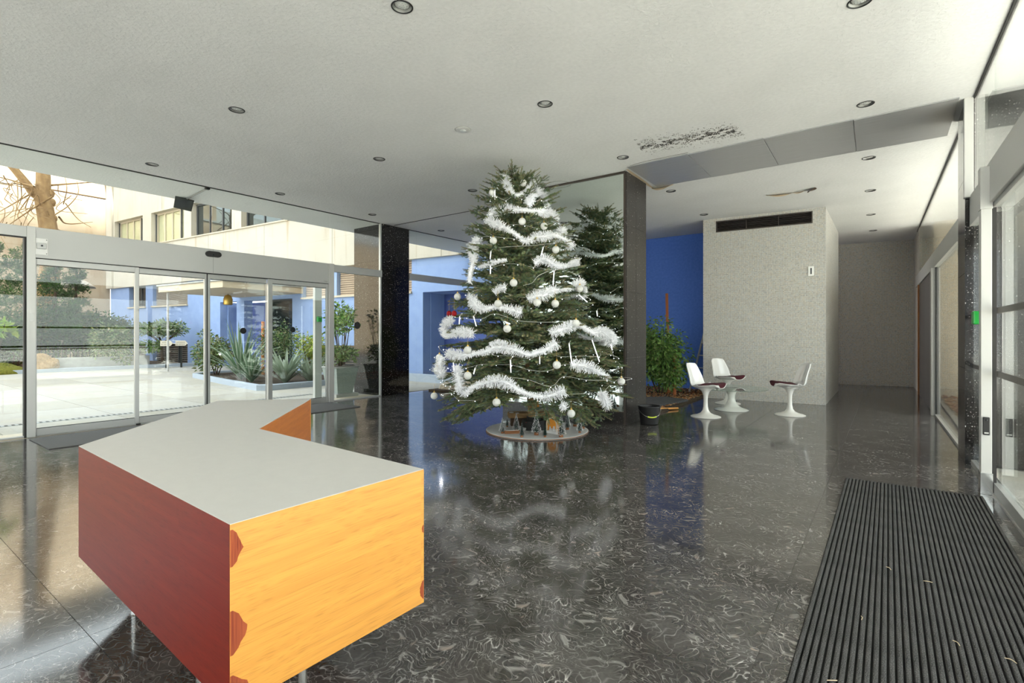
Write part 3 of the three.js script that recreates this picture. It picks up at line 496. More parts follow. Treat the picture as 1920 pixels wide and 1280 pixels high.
{ // recessed ceiling lights, all of one make
  const ring = new THREE.TorusGeometry(.071, .0055, 10, 40).rotateX(Math.PI / 2), can = lathe([[.067, .0], [.06, .012], [.0525, .016], [.0525, .2], [0, .2]], 32), lens = lathe([[0, -.004], [.03, -.002], [.049, .004], [.051, .012]], 28), stud = new THREE.SphereGeometry(.0022, 6, 4), top = lathe([[.0, .26], [.085, .26], [.085, .302], [0, .302]], 16);
  const ord = ['first', 'second', 'third', 'fourth', 'fifth', 'sixth'], rowName = (x) => x > -1 ? 'row beside the right glass wall' : x > -3.5 ? 'row passing the mirror column' : x > -6 ? 'row over the reception desk' : 'row along the sliding door';
  const seen = {};
  lightSpots.forEach(([x, z], i) => {
    const k = rowName(x), n = seen[k] = (seen[k] ?? -1) + 1;
    const l = thing('ceiling_downlight', 'recessed downlight, ' + ord[n] + ' from the camera in the ' + k, 'light', [x, H, z], 0, 'recessed downlights in the plaster ceiling');
    part('trim_ring', ring, MAT.blackPlastic, l); part('reflector', can, MAT.can, l); const q = part('lens', lens.clone().translate(0, .008, 0), MAT.lens, l);
    if (z > -7) { const s = []; for (let a = 0; a < 9; a++) s.push(stud.clone().translate(Math.cos(a * .698) * .032, .005, Math.sin(a * .698) * .032)); for (let a = 0; a < 5; a++) s.push(stud.clone().translate(Math.cos(a * 1.257) * .016, .0035, Math.sin(a * 1.257) * .016)); part('dimples', mg(s), MAT.can, q); }
    part('housing', top, MAT.blackPlastic, l);
  });
  const s = thing('ceiling_cover', 'round white cover plate set in the ceiling between the downlights', 'cover', [spare[0], H, spare[1]]); part('plate', lathe([[.0, -.012], [.07, -.012], [.085, -.004], [.09, 0], [.05, .001], [.05, .02], [0, .02]], 32), MAT.whiteMetal, s); part('centre', lathe([[0, -.02], [.03, -.018], [.034, -.012]], 24), MAT.lens, s);
}
// tulip seats and table
{
  const shell = () => { // one moulded sheet: seat, waist and back, turned up at the sides
    const N = 34, M = 22, prof = new THREE.CatmullRomCurve3([V(.255, .452, .2), V(.22, .462, .2), V(.1, .448, .225), V(-.05, .438, .236), V(-.15, .452, .232), V(-.205, .505, .22), V(-.232, .6, .205), V(-.262, .72, .178), V(-.288, .815, .15)]);
    const mid = []; for (let i = 0; i <= N; i++) mid.push(prof.getPoint(i / N));      // x = depth (front positive), y = height, z = half width
    const pt = (i, j) => { const t = i / N, u = j / M * 2 - 1, q = mid[i], au = Math.abs(u); let hw = q.z * (t < .1 ? Math.sqrt(Math.max(.0, 1 - Math.pow(1 - t / .1, 2) * .55)) : 1) * (t > .93 ? 1 - .12 * Math.pow((t - .93) / .07, 2) : 1);
      const back = sstep(.42, .62, t), lift = .055 * Math.pow(au, 2.6) * (1 - back) + .03 * Math.pow(au, 2.2) * (sstep(.3, .5, t) - back), wrap = .085 * Math.pow(au, 2.2) * back * (1 - .35 * sstep(.7, 1, t)) + .09 * Math.pow(au, 3) * sstep(.3, .5, t) * (1 - back);
      return V(hw * u, q.y + lift - (t > .95 ? .012 * Math.pow(au, 4) * (t - .95) / .05 : 0), q.x + wrap); };
    const grid = []; for (let i = 0; i <= N; i++) for (let j = 0; j <= M; j++) grid.push(pt(i, j));
    const w = M + 1, I = []; for (let i = 0; i < N; i++) for (let j = 0; j < M; j++) { const a = i * w + j; I.push(a, a + 1, a + w, a + 1, a + w + 1, a + w); }
    const g = new THREE.BufferGeometry().setFromPoints(grid); g.setIndex(I); g.computeVertexNormals(); const nn = g.attributes.normal, P = [], K = grid.length, th = .009;
    grid.forEach((p) => P.push(p.x, p.y, p.z)); grid.forEach((p, k) => P.push(p.x - nn.getX(k) * th, p.y - nn.getY(k) * th, p.z - nn.getZ(k) * th));
    const J = [...I]; for (let k = 0; k < I.length; k += 3) J.push(I[k] + K, I[k + 2] + K, I[k + 1] + K);
    const rim = []; for (let j = 0; j < M; j++) rim.push([j, j + 1]); for (let i = 0; i < N; i++) rim.push([i * w + M, (i + 1) * w + M]); for (let j = M; j > 0; j--) rim.push([N * w + j, N * w + j - 1]); for (let i = N; i > 0; i--) rim.push([i * w, (i - 1) * w]);
    for (const [a, b] of rim) J.push(a, a + K, b, b, a + K, b + K);
    const out = new THREE.BufferGeometry(); out.setAttribute('position', new THREE.Float32BufferAttribute(P, 3)); out.setIndex(J); out.computeVertexNormals(); return { geo: metreUV(out), pt, mid };
  };
  const S = shell();
  const cushion = () => { const P = [], I = [], N = 22, M = 18; for (const side of [1, -1]) for (let i = 0; i <= N; i++) for (let j = 0; j <= M; j++) {
      const t = i / N, u = j / M * 2 - 1, si = Math.min(33, Math.max(0, Math.round(34 * mix(.0, .47, t)))), rim = Math.pow(Math.max(0, 1 - Math.pow(Math.abs(u), 3)) * Math.max(0, 1 - Math.pow(Math.abs(t * 2 - 1), 4)), .5);
      const half = .93 * Math.sqrt(Math.max(.05, 1 - Math.pow(Math.max(0, (t - .55) / .5), 2) * .5)), q = S.pt(si, (u * half + 1) / 2 * 22);
      P.push(q.x, q.y + .004 + (side > 0 ? .055 * rim : 0), q.z); }
    const w = M + 1, K = (N + 1) * w; for (let i = 0; i < N; i++) for (let j = 0; j < M; j++) { const a = i * w + j; I.push(a, a + 1, a + w, a + 1, a + w + 1, a + w, K + a, K + a + w, K + a + 1, K + a + 1, K + a + w, K + a + w + 1); }
    const g = new THREE.BufferGeometry(); g.setAttribute('position', new THREE.Float32BufferAttribute(P, 3)); g.setIndex(I); g.computeVertexNormals(); return metreUV(g); };
  const ped = lathe([[.0, 0], [.215, 0], [.222, .006], [.2, .016], [.13, .034], [.075, .06], [.046, .1], [.033, .16], [.029, .24], [.034, .32], [.055, .385], [.09, .42], [.13, .436], [.1, .44], [0, .44]], 48);
  const dir = (x, z) => Math.atan2(x * Math.cos(YAW) + z * Math.sin(YAW), -x * Math.sin(YAW) + z * Math.cos(YAW));   // a heading seen from the camera
  const chair = thing('tulip_chair', 'white pedestal chair left of the table, turned to the right, nearest the potted greenery', 'chair', [-2.255, 0, -8.09], dir(.695, .71), 'white pedestal chairs round the low glass table');
  part('shell', S.geo, MAT.fibreglass, chair); part('pedestal', ped, MAT.pedestal, chair); part('cushion', cushion(), MAT.burgundy, chair, 'dark red seat cushion');
  const c2 = copyOf(chair, 'white pedestal chair behind the low table, against the mosaic wall'); c2.position.set(-2.362, 0, -9.88); c2.rotation.y = dir(.454, .89);
  const c3 = copyOf(chair, 'white pedestal chair on the right of the table, turned to the left'); c3.position.set(-1.238, 0, -9.03); c3.rotation.y = dir(-.988, -.149);
  const t = thing('coffee_table', 'low round glass-topped pedestal table between the white chairs', 'table', [-2.11, 0, -9.07]);
  part('pedestal', lathe([[0, 0], [.26, 0], [.268, .008], [.24, .02], [.16, .045], [.1, .085], [.068, .14], [.055, .2], [.06, .26], [.085, .32], [.12, .352], [.125, .36], [0, .36]], 48), MAT.pedestal, t);
  part('glass_top', lathe([[0, .36], [.545, .36], [.56, .364], [.562, .368], [.56, .373], [.545, .376], [0, .376]], 64), MAT.glassTop, t);
}
{ // grille and plate on the mosaic wall
  const a = Math.atan2(.17, 2.09), g = thing('air_grille', 'long dark slatted air grille at the top of the mosaic wall', 'grille', [-2.975, 0, -10.5], a);
  const u0 = .24, u1 = 1.885, y0 = 3.27, y1 = 3.49;
  part('grille_frame', mg([B(u0, u1, y0, y0 + .02, -.04, .006), B(u0, u1, y1 - .02, y1, -.04, .006), B(u0, u0 + .02, y0, y1, -.04, .006), B(u1 - .02, u1, y0, y1, -.04, .006), B(u0 + .54, u0 + .555, y0, y1, -.03, .004), B(u0 + 1.09, u0 + 1.105, y0, y1, -.03, .004)]), MAT.brownMetal, g);
  for (let i = 0; i < 5; i++) { const q = B(u0 + .02, u1 - .02, -.001, .001, -.018, .018); q.rotateX(.6).translate(0, y0 + .04 + i * .036, -.02); part('slat', q, MAT.brownMetal, g); }
  const s = thing('switch_plate', 'small white switch plate high on the mosaic wall', 'switch', [-1.12, 2.33, -10.651], a); part('plate', B(-.045, .045, -.01, .16, 0, .012, .003), MAT.fibreglass, s); part('key', B(-.012, .012, .02, .13, .01, .014, .002), MAT.darkFrame, s);
}
{ // bucket
  const b = thing('bucket', 'black plastic bucket with a wire handle and yellow-green grip, by the black column', 'bucket', [-2.72, 0, -6.98]);
  part('body', lathe([[0, .004], [.118, .004], [.122, .012], [.15, .235], [.158, .24], [.158, .255], [.15, .258], [.144, .25], [.115, .02], [0, .016]], 40), MAT.blackPlastic, b);
  const h = []; for (let i = 0; i <= 24; i++) { const a = Math.PI * i / 24; h.push(V(Math.cos(a) * .16, .228 - Math.sin(a) * .115, 0).applyAxisAngle(V(0, 1, 0), YAW + .1).add(V(Math.sin(YAW), 0, Math.cos(YAW)).multiplyScalar(.158 * Math.sin(a)))); }
  part('handle', tube(h, .0028, 40, 6), MAT.chrome, b); part('grip', tube(h.slice(9, 16), .009, 16, 8), MAT.yellow, b, 'yellow-green grip');
}
{ // small fittings on the glass walls
  const P = (s, y, z) => L.world(s, y, z).toArray();
  const s = thing('motion_sensor', 'black oval motion sensor on the wide door header', 'sensor', P(3.253, 2.5, -.02), L.a); part('body', extr([...Array(24)].map((_, i) => { const a = i / 24 * Math.PI * 2; return [Math.sign(Math.cos(a)) * (.06 + .045 * Math.abs(Math.cos(a))) - Math.sign(Math.cos(a)) * .0, .038 * Math.sin(a)]; }), .04, .006).rotateY(Math.PI).translate(0, 0, .0), MAT.blackPlastic, s); part('lens', new THREE.SphereGeometry(.012, 12, 8).translate(.01, -.01, -.046), MAT.darkGlass, s);
  const k = thing('key_switch', 'small grey key switch box on a pale plate at the left end of the header', 'switch', P(5.24, 2.35, -.02), L.a); part('plate', B(-.06, .06, -.1, .1, -.004, 0, .001), MAT.fibreglass, k); part('box', B(-.042, .045, -.03, .04, -.04, -.004, .004), MAT.alu, k); part('keyhole', new THREE.CylinderGeometry(.011, .011, .012, 16).rotateX(Math.PI / 2).translate(0, .006, -.042), MAT.darkFrame, k); for (const y of [-.085, .085]) part('screw', new THREE.SphereGeometry(.005, 8, 6).translate(-.05, y, -.005), MAT.iron, k);
  const g = thing('exit_button', 'green square exit button on the white jamb of the sliding door', 'button', P(1.355, 1.545, .13), L.a); part('box', B(-.045, .045, -.05, .05, -.045, 0, .008), MAT.green, g); part('push_plate', B(-.028, .028, -.03, .03, -.05, -.044, .004), MAT.green, g); part('label_strip', B(-.03, .03, .033, .04, -.047, -.044), MAT.whiteMetal, g);
  const disc = (s0, y, r, label, z = .012) => { const d = thing('safety_sticker', label, 'sticker', P(s0, y, z), L.a, 'black safety dots on the glass'); part('disc', new THREE.CylinderGeometry(r, r, .002, 32).rotateX(Math.PI / 2), MAT.blackPlastic, d); };
  disc(.588, 1.44, .07, 'large black round sticker on the glass beside the granite column', .018);
  disc(L.at(456, 620, .05)[0], L.at(456, 620, .05)[1], .05, 'small black round sticker on the third glass leaf', .05); disc(L.at(549, 618, .09)[0], L.at(549, 618, .09)[1], .05, 'small black round sticker on the last glass leaf by the exit button', .09);
  const r = (q, y, z) => R.world(q, y, z).toArray();
  const e = thing('exit_button', 'green exit button on a red-brown backplate beside the white post', 'button', r(.9, 1.385, -.04), R.a); part('backplate', B(-.03, .05, -.12, .15, -.02, 0, .003), MAT.red, e); part('box', B(-.05, .05, -.04, .07, -.075, -.02, .012), MAT.green, e);
  const n = thing('card_reader', 'black card reader on the white post of the street door', 'reader', r(.615, .47, -.065), R.a); part('case', B(-.016, .0, 0, .14, -.02, .02, .004), MAT.blackPlastic, n); part('lens', new THREE.SphereGeometry(.007, 12, 8).translate(-.015, .118, 0), MAT.darkGlass, n); part('tag', B(-.018, -.014, .012, .022, -.013, .013), MAT.whiteMetal, n);
}
{ // planted bed behind the mirror, inside the glass
  const b = struct('planting_bed', 'indoor planting bed of bark and dry leaves', [0, 0, 0]);
  part('earth', metreUV(extr([[-8.3, 8.15], [-5.2, 8.1], [-4.6, 7.55], [-2.93, 7.5], [-2.985, 10.5], [-2.985, 11.79], [-8.3, 11.79]], .03, .004).rotateX(-Math.PI / 2)), MAT.soil, b);
  reseed(71); const s = new Soup(), cols = [[.55, .2, .06], [.42, .14, .05], [.6, .36, .15], [.34, .17, .08], [.62, .45, .25]];
  for (let i = 0; i < 4200; i++) { const x = -3.04 - Math.pow(rnd(), 1.6) * 2.4 + (rnd() < .15 ? rr(0, .04) : 0), z = rr(-11.7, -7.55), a = rnd() * 6.28, r = rr(.014, .035), y = .034 + rr(0, .014), c = cols[Math.floor(rnd() * 5)], u = V(Math.cos(a) * r, rr(-.004, .012), Math.sin(a) * r), v = V(-Math.sin(a) * r * .55, rr(-.004, .012), Math.cos(a) * r * .55), p = V(x, y, z); s.quad(p.clone().sub(u), p.clone().add(v), p.clone().add(u), p.clone().sub(v), c); }
  const m = thing('leaf_litter', 'brown and orange dry leaves covering the indoor bed by the column', 'leaves'); m.userData.kind = 'stuff'; part('leaves', s.geo(), std({ vertexColors: true, roughness: .9, side: THREE.DoubleSide }), m);
  { reseed(78); const q = new Soup(); for (let i = 0; i < 1500; i++) { const z = rr(-13.3, -9.6), x = .86 + rnd() * rnd() * 1.6, a = rnd() * 6.28, r2 = rr(.02, .05), y = rr(0, .06), c = cols[Math.floor(rnd() * 5)].map((v) => v * .8 + .06), u = V(Math.cos(a) * r2, rr(-.01, .015), Math.sin(a) * r2), v = V(-Math.sin(a) * r2 * .6, rr(-.01, .015), Math.cos(a) * r2 * .6), p = V(x, y, z); q.quad(p.clone().sub(u), p.clone().add(v), p.clone().add(u), p.clone().sub(v), c); }
    const o = thing('leaf_litter', 'dry leaves blown along the outside of the right glass wall', 'leaves'); o.userData.kind = 'stuff'; part('leaves', q.geo(), std({ vertexColors: true, roughness: .9, side: THREE.DoubleSide }), o); }
  const st = thing('stepping_stone', 'dark slate slab lying in the dry leaves', 'stone', [-3.45, .03, -8.95], -.1); part('slab', extr([[-.3, -.75], [.36, -.8], [.42, .6], [-.1, .75], [-.4, .3]], .03, .008).rotateX(-Math.PI / 2), MAT.slate, st);
  const k = thing('wooden_batten', 'pale wooden batten lying on the floor edge behind the bucket', 'batten', [-3.15, .045, -8.05], 0); part('batten', bar(V(0, 0, 0), V(.30, -.025, -.55), .018, 6), MAT.oak, k);
  reseed(75); const rocks = [[-8.05, -8.5, .26, .13], [-7.75, -8.75, .32, .17], [-7.3, -8.5, .28, .14], [-6.9, -8.9, .3, .15], [-8.1, -9.1, .25, .14], [-7.0, -8.45, .2, .1]], where = ['nearest the black column', 'second from the black column', 'in the middle of the row', 'fourth from the column', 'behind the others at the glass', 'furthest from the glass, half behind the fir'];
  rocks.forEach(([x, z, r, h], i) => { const q = thing('sandstone_rock', 'rough beige rock between column and fir, ' + where[i], 'rock', [x, .02, z], i, 'beige rocks by the glass'); const g = new THREE.IcosahedronGeometry(r, 3), p = g.attributes.position; for (let j = 0; j < p.count; j++) { const k2 = 1 + .25 * noise(p.getX(j) * 7 + i * 9, p.getZ(j) * 7 + p.getY(j) * 5) + .1 * noise(p.getX(j) * 19, p.getZ(j) * 19 + p.getY(j) * 11 + i); p.setXYZ(j, p.getX(j) * k2 * .8, Math.max(-.01, (p.getY(j) * k2 + r * .25) * h / r), p.getZ(j) * k2 * .7); } g.computeVertexNormals(); part('stone', metreUV(g), MAT.stone, q); });
}
{ // ladder behind the mosaic core
  const l = thing('ladder', 'aluminium ladder leaning in the gap between blue wall and mosaic wall', 'ladder'); const a = V(-3.42, .03, -11.05), b = V(-3.1, 2.12, -11.72), w = V(.36, 0, .22);
  for (const k of [0, 1]) { const o = w.clone().multiplyScalar(k); part('rail', bar(a.clone().add(o), b.clone().add(o), .022, 4), MAT.alu, l); }
  for (let i = 1; i < 8; i++) { const p = a.clone().lerp(b, i / 8); part('rung', bar(p, p.clone().add(w), .013, 8), MAT.alu, l); }
}
// ---------------------------------------------------------------- christmas tree
const axisAt = (y) => { const t = y / 3.47; return V(mix(-3.76, -4.0, t), y, mix(-5.6, -5.5, t)); };
const PROFILE = [[0.0, .9], [.35, 1.14], [.72, 1.32], [1.1, 1.16], [1.8, .86], [2.5, .64], [3.0, .43], [3.27, .24], [3.52, .02]];
const rad = (y) => { for (let i = 0; i + 1 < PROFILE.length; i++) if (y <= PROFILE[i + 1][0]) return mix(PROFILE[i][1], PROFILE[i + 1][1], (y - PROFILE[i][0]) / (PROFILE[i + 1][0] - PROFILE[i][0])); return 0; };
const treeAt = (px, py, k = 1.0) => { // the point of the tree's outer surface that a pixel meets
  const r = ray(px, py); let best = null, bd = 9;
  for (let t = 4.8; t < 7.4; t += .01) { const p = V(r.x * t, EYE + r.y * t, r.z * t), a = axisAt(Math.max(0, p.y)), d = Math.hypot(p.x - a.x, p.z - a.z) - rad(Math.max(0, p.y)) * k; if (d <= 0) return p; if (d < bd) { bd = d; best = p; } }
  return best;
};
{
  const tree = thing('christmas_tree', 'tall real fir tree dressed in white, standing before the mirror', 'tree', [0, 0, 0]);
  part('trunk', taper([V(-3.76, 0, -5.6), V(-3.85, 1.4, -5.56), V(-4.0, 3.3, -5.5)], .065, .012, 20, 8), MAT.bark, tree);
  const tones = [[.1, .15, .07], [.15, .2, .085], [.2, .235, .1], [.27, .26, .13], [.17, .225, .15]];
  const branchGeo = (len, sd) => {
    reseed(sd); const s = new Soup();
    const shoot = (p0, d, l, fat, tone) => {
      const up = Math.abs(d.y) > .9 ? V(1, 0, 0) : V(0, 1, 0), e1 = V(0, 0, 0).crossVectors(d, up).normalize(), e2 = V(0, 0, 0).crossVectors(e1, d), n = Math.max(8, Math.round(l * 560));
      for (let i = 0; i < n; i++) {
        const t = (i + rnd()) / n, a = rnd() * 6.283, rx = Math.cos(a), ry = Math.sin(a), p = p0.clone().addScaledVector(d, l * t), o = e1.clone().multiplyScalar(rx).addScaledVector(e2, ry * .8), L2 = fat * rr(.8, 1.15);
        const tip = p.clone().addScaledVector(o, L2 * .86).addScaledVector(d, L2 * .55), w = V(0, 0, 0).crossVectors(o, d).multiplyScalar(.0034), c = tone.map((x) => x * rr(.75, 1.3));
        s.tri(p.clone().add(w), p.clone().sub(w), tip, c);
      }
      const w1 = e1.clone().multiplyScalar(.0035), w2 = e2.clone().multiplyScalar(.0035), q = p0.clone().addScaledVector(d, l);
      s.tri(p0.clone().add(w1), p0.clone().sub(w1), q, [.11, .075, .045]); s.tri(p0.clone().add(w2), p0.clone().sub(w2), q, [.11, .075, .045]);
    };
    const at = (t) => V(len * t, len * (.04 * Math.sin(t * 3) - .06 * t * t), 0), dirAt = (t) => at(Math.min(1, t + .02)).sub(at(t)).normalize();
    const n = 14; for (let i = 0; i < n; i++) { const a = at(i / n), b = at((i + 1) / n), d = b.clone().sub(a); if (i > 2) shoot(a, d.clone().normalize(), d.length(), .024, tones[Math.floor(rnd() * 3)]); else { s.quad(a.clone().add(V(0, .006, 0)), a.clone().add(V(0, -.006, 0)), b.clone().add(V(0, -.005, 0)), b.clone().add(V(0, .005, 0)), [.1, .07, .045]); s.quad(a.clone().add(V(0, 0, .006)), a.clone().add(V(0, 0, -.006)), b.clone().add(V(0, 0, -.005)), b.clone().add(V(0, 0, .005)), [.1, .07, .045]); } }
    shoot(at(1), dirAt(.97), .09, .021, tones[3]);
    for (let t = .2; t < .97; t += .08 / Math.max(.5, len)) for (const sgn of [-1, 1]) {
      const l = len * mix(.46, .13, t) * rr(.75, 1.1), d = dirAt(t).clone().applyAxisAngle(V(0, 1, 0), sgn * rr(.75, 1.0)); d.y += rr(-.08, .14); d.normalize(); const p = at(t), tone = tones[Math.floor(rnd() * 5)];
      shoot(p, d, l, .024, tone);
      for (let u = .3; u < .9; u += .1 / Math.max(.12, l)) { const sg = rnd() < .5 ? 1 : -1, l2 = l * (1 - u) * .75 + .045, d2 = d.clone().applyAxisAngle(V(0, 1, 0), sg * rr(.6, .95)); d2.y += rr(-.12, .22); d2.normalize(); shoot(p.clone().addScaledVector(d, l * u), d2, l2, .023, tones[Math.floor(rnd() * 5)]); }
    }
    return s.geo();
  };
  const lens = [.3, .45, .65, .85, 1.1, 1.35], geos = lens.map((l, i) => [branchGeo(l, 300 + i), branchGeo(l, 340 + i)]);
  reseed(81);
  const put = (y, az, elev, len, from = 0) => {
    let k = 0; for (let i = 0; i < lens.length; i++) if (Math.abs(lens[i] - len) < Math.abs(lens[k] - len)) k = i;
    const a = axisAt(y), m = part('branch', geos[k][rnd() < .5 ? 0 : 1], MAT.needle, tree);
    m.position.set(a.x + Math.cos(az) * from, y, a.z - Math.sin(az) * from); m.rotation.set(rr(-.3, .3), az, elev, 'YZX'); m.scale.setScalar(len / lens[k] / 1.03);
  };
  let y = .54, w = 0;
  while (y < 3.24) {
    const r = rad(y + .02), n = Math.round(mix(15, 9, y / 3.3)), elev = y < .6 ? -.08 : mix(.0, .62, Math.pow((y - .6) / 2.6, 1.15));
    for (let i = 0; i < n; i++) {
      const az = (i + w * .5) / n * 6.283 + rr(-.16, .16), e = elev + rr(-.08, .1); let len = r * rr(.86, 1.06) / Math.cos(e);
      const room = (6.61 + axisAt(y).z) / Math.max(.05, Math.sin(az)); if (Math.sin(az) > 0 && len > room) len = Math.max(.3, room);
      put(y, az, e, len);
      if (y > .5 && y < 2.9 && i % 2 && i < 13) put(y + .09, az + .25, e + .25, len * .62);
    }
    y += mix(.185, .135, y / 3.2); w++;
  }
  for (let i = 0; i < 9; i++) put(rr(3.06, 3.17), i * .72, rr(.75, 1.15), rr(.22, .31));
  put(3.24, 1.0, 1.45, .2); put(.52, 3.75, -.27, 1.2); put(.54, 4.15, -.22, 1.15); put(.5, 3.5, -.3, 1.15); put(.6, 3.3, -.2, 1.25); put(.5, 3.95, -.3, 1.05); put(.52, 6.0, -.2, 1.15); put(.55, .1, -.22, 1.1);
  part('stand', mg([cyl(.17, .15, .12, 24), cyl(.1, .09, .16, 20)]).translate(-3.76, .022, -5.6), MAT.iron, tree);
}
{ // tinsel garlands
  const hang = (label, pts, r = .058, k = .99) => {
    const P = k ? pts.map(([x, y]) => treeAt(x, y, k)) : pts, c = new THREE.CatmullRomCurve3(P), len = c.getLength(), s = new Soup(), n = Math.round(len * 1900);
    for (let i = 0; i < n; i++) {
      const t = rnd(), p = c.getPointAt(t), d = c.getTangentAt(t), u = Math.abs(d.y) > .9 ? V(1, 0, 0) : V(0, 1, 0), e1 = V(0, 0, 0).crossVectors(d, u).normalize(), e2 = V(0, 0, 0).crossVectors(e1, d), a = rnd() * 6.283;
      const o = e1.clone().multiplyScalar(Math.cos(a)).addScaledVector(e2, Math.sin(a)).addScaledVector(d, rr(-.5, .5)).normalize(), q = p.clone().addScaledVector(o, r * (.85 + .3 * Math.sin(t * len * 9)) * rr(.55, 1.3)), wv = V(rr(-1, 1), rr(-1, 1), rr(-1, 1)).cross(o).normalize().multiplyScalar(.0021);
      s.quad(p.clone().add(wv), p.clone().sub(wv), q.clone().sub(wv), q.clone().add(wv), [1, 1, 1]);
    }
    const g = thing('tinsel_garland', label, 'garland', [0, 0, 0], 0, 'white tinsel garlands on the fir');
    const f = part('tinsel', s.geo(), MAT.tinsel, g); f.userData.kind = 'stuff'; part('core', new THREE.TubeGeometry(c, Math.max(12, Math.round(len * 30)), r * .3, 8), MAT.tinsel, g);
  };
  const back = (label, y, a0, a1, r = .055) => { const pts = []; for (let i = 0; i <= 8; i++) { const a = mix(a0, a1, i / 8), yy = y + .06 * Math.sin(i * 1.4), c = axisAt(yy), q = Math.min(rad(yy) * .96, Math.sin(a) > .1 ? .98 / Math.sin(a) : 9); pts.push(V(c.x + Math.cos(a) * q, yy, c.z - Math.sin(a) * q)); } hang(label, pts, r, 0); };
  reseed(91);
  hang('white tinsel garland making a V at the very top of the fir', [[945, 330], [953, 350], [966, 366], [983, 362], [996, 352], [1004, 343]]);
  hang('white tinsel garland dropping from the top V to the upper right', [[997, 357], [996, 372], [988, 384]], .055);
  hang('white tinsel garland crossing the tree just below its crown', [[917, 404], [931, 396], [947, 391], [982, 394], [1011, 397], [1041, 404], [1044, 412]]);
  hang('long white tinsel garland sagging from left to right under the crown', [[913, 412], [935, 422], [956, 432], [973, 443], [982, 452], [1000, 446], [1017, 443], [1040, 441], [1057, 448], [1071, 462]]);
  hang('white tinsel garland hanging straight down the upper left edge', [[897, 446], [886, 463], [888, 487], [882, 511], [880, 530]], .063, 1.04);
  hang('short thin tinsel garland over the upper left branches', [[897, 500], [915, 495], [932, 490], [950, 487]], .03);
  hang('short white tinsel garland on the right below the upper baubles', [[1002, 493], [1021, 485], [1040, 496], [1062, 498], [1082, 490]], .055);
  hang('white tinsel garland in an L at the left above the red bells', [[883, 551], [890, 571], [907, 579], [930, 575], [954, 579], [977, 586]], .063);
  hang('white tinsel garland rising to the right in the middle of the tree', [[990, 560], [1003, 555], [1019, 553], [1038, 544], [1071, 541]], .063);
  hang('little tinsel garland left of the middle, behind a bauble', [[926, 548], [935, 541], [948, 538]], .048);
  hang('white tinsel garland curling round the left edge below the red bells', [[846, 597], [834, 611], [836, 630], [848, 626], [862, 623], [886, 624]], .063, 1.03);
  hang('long white tinsel garland right across the lower middle', [[838, 664], [874, 665], [911, 659], [930, 651], [967, 656], [991, 665], [1010, 660], [1026, 654], [1043, 643]], .063);
  hang('short tinsel garland above the long lower one', [[918, 646], [932, 641], [950, 645]], .03);
  hang('white tinsel garland arching over the right side', [[1033, 624], [1061, 615], [1085, 609], [1108, 622], [1132, 622], [1151, 629], [1147, 643]], .063);
  hang('white tinsel garland sloping down at the lower right', [[1071, 683], [1099, 687], [1122, 697], [1141, 708]], .063);
  hang('longest lowest garland swinging from the left edge to the centre', [[857, 686], [860, 710], [867, 737], [880, 731], [893, 723], [921, 715], [949, 717], [972, 731], [996, 741], [1024, 743], [1059, 732]], .063, 1.02);
  hang('bundle of white tinsel at the lower left edge', [[829, 668], [822, 690], [830, 702]], .063, 1.04);
  hang('short white tinsel end hanging low at the right by the mirror', [[1128, 736], [1135, 750], [1138, 760]], .063);
  hang('tuft of white tinsel under the lowest branches', [[1053, 757], [1060, 766]], .055);
  back('white tinsel garland round the back of the crown, seen in the mirror', 3.05, -.2, 2.2); back('white tinsel garland round the upper back, seen in the mirror', 2.55, .1, 2.4); back('white tinsel garland round the middle back, seen in the mirror', 1.85, -.1, 2.2); back('white tinsel garland low on the back, seen in the mirror', 1.2, .2, 2.0);
}
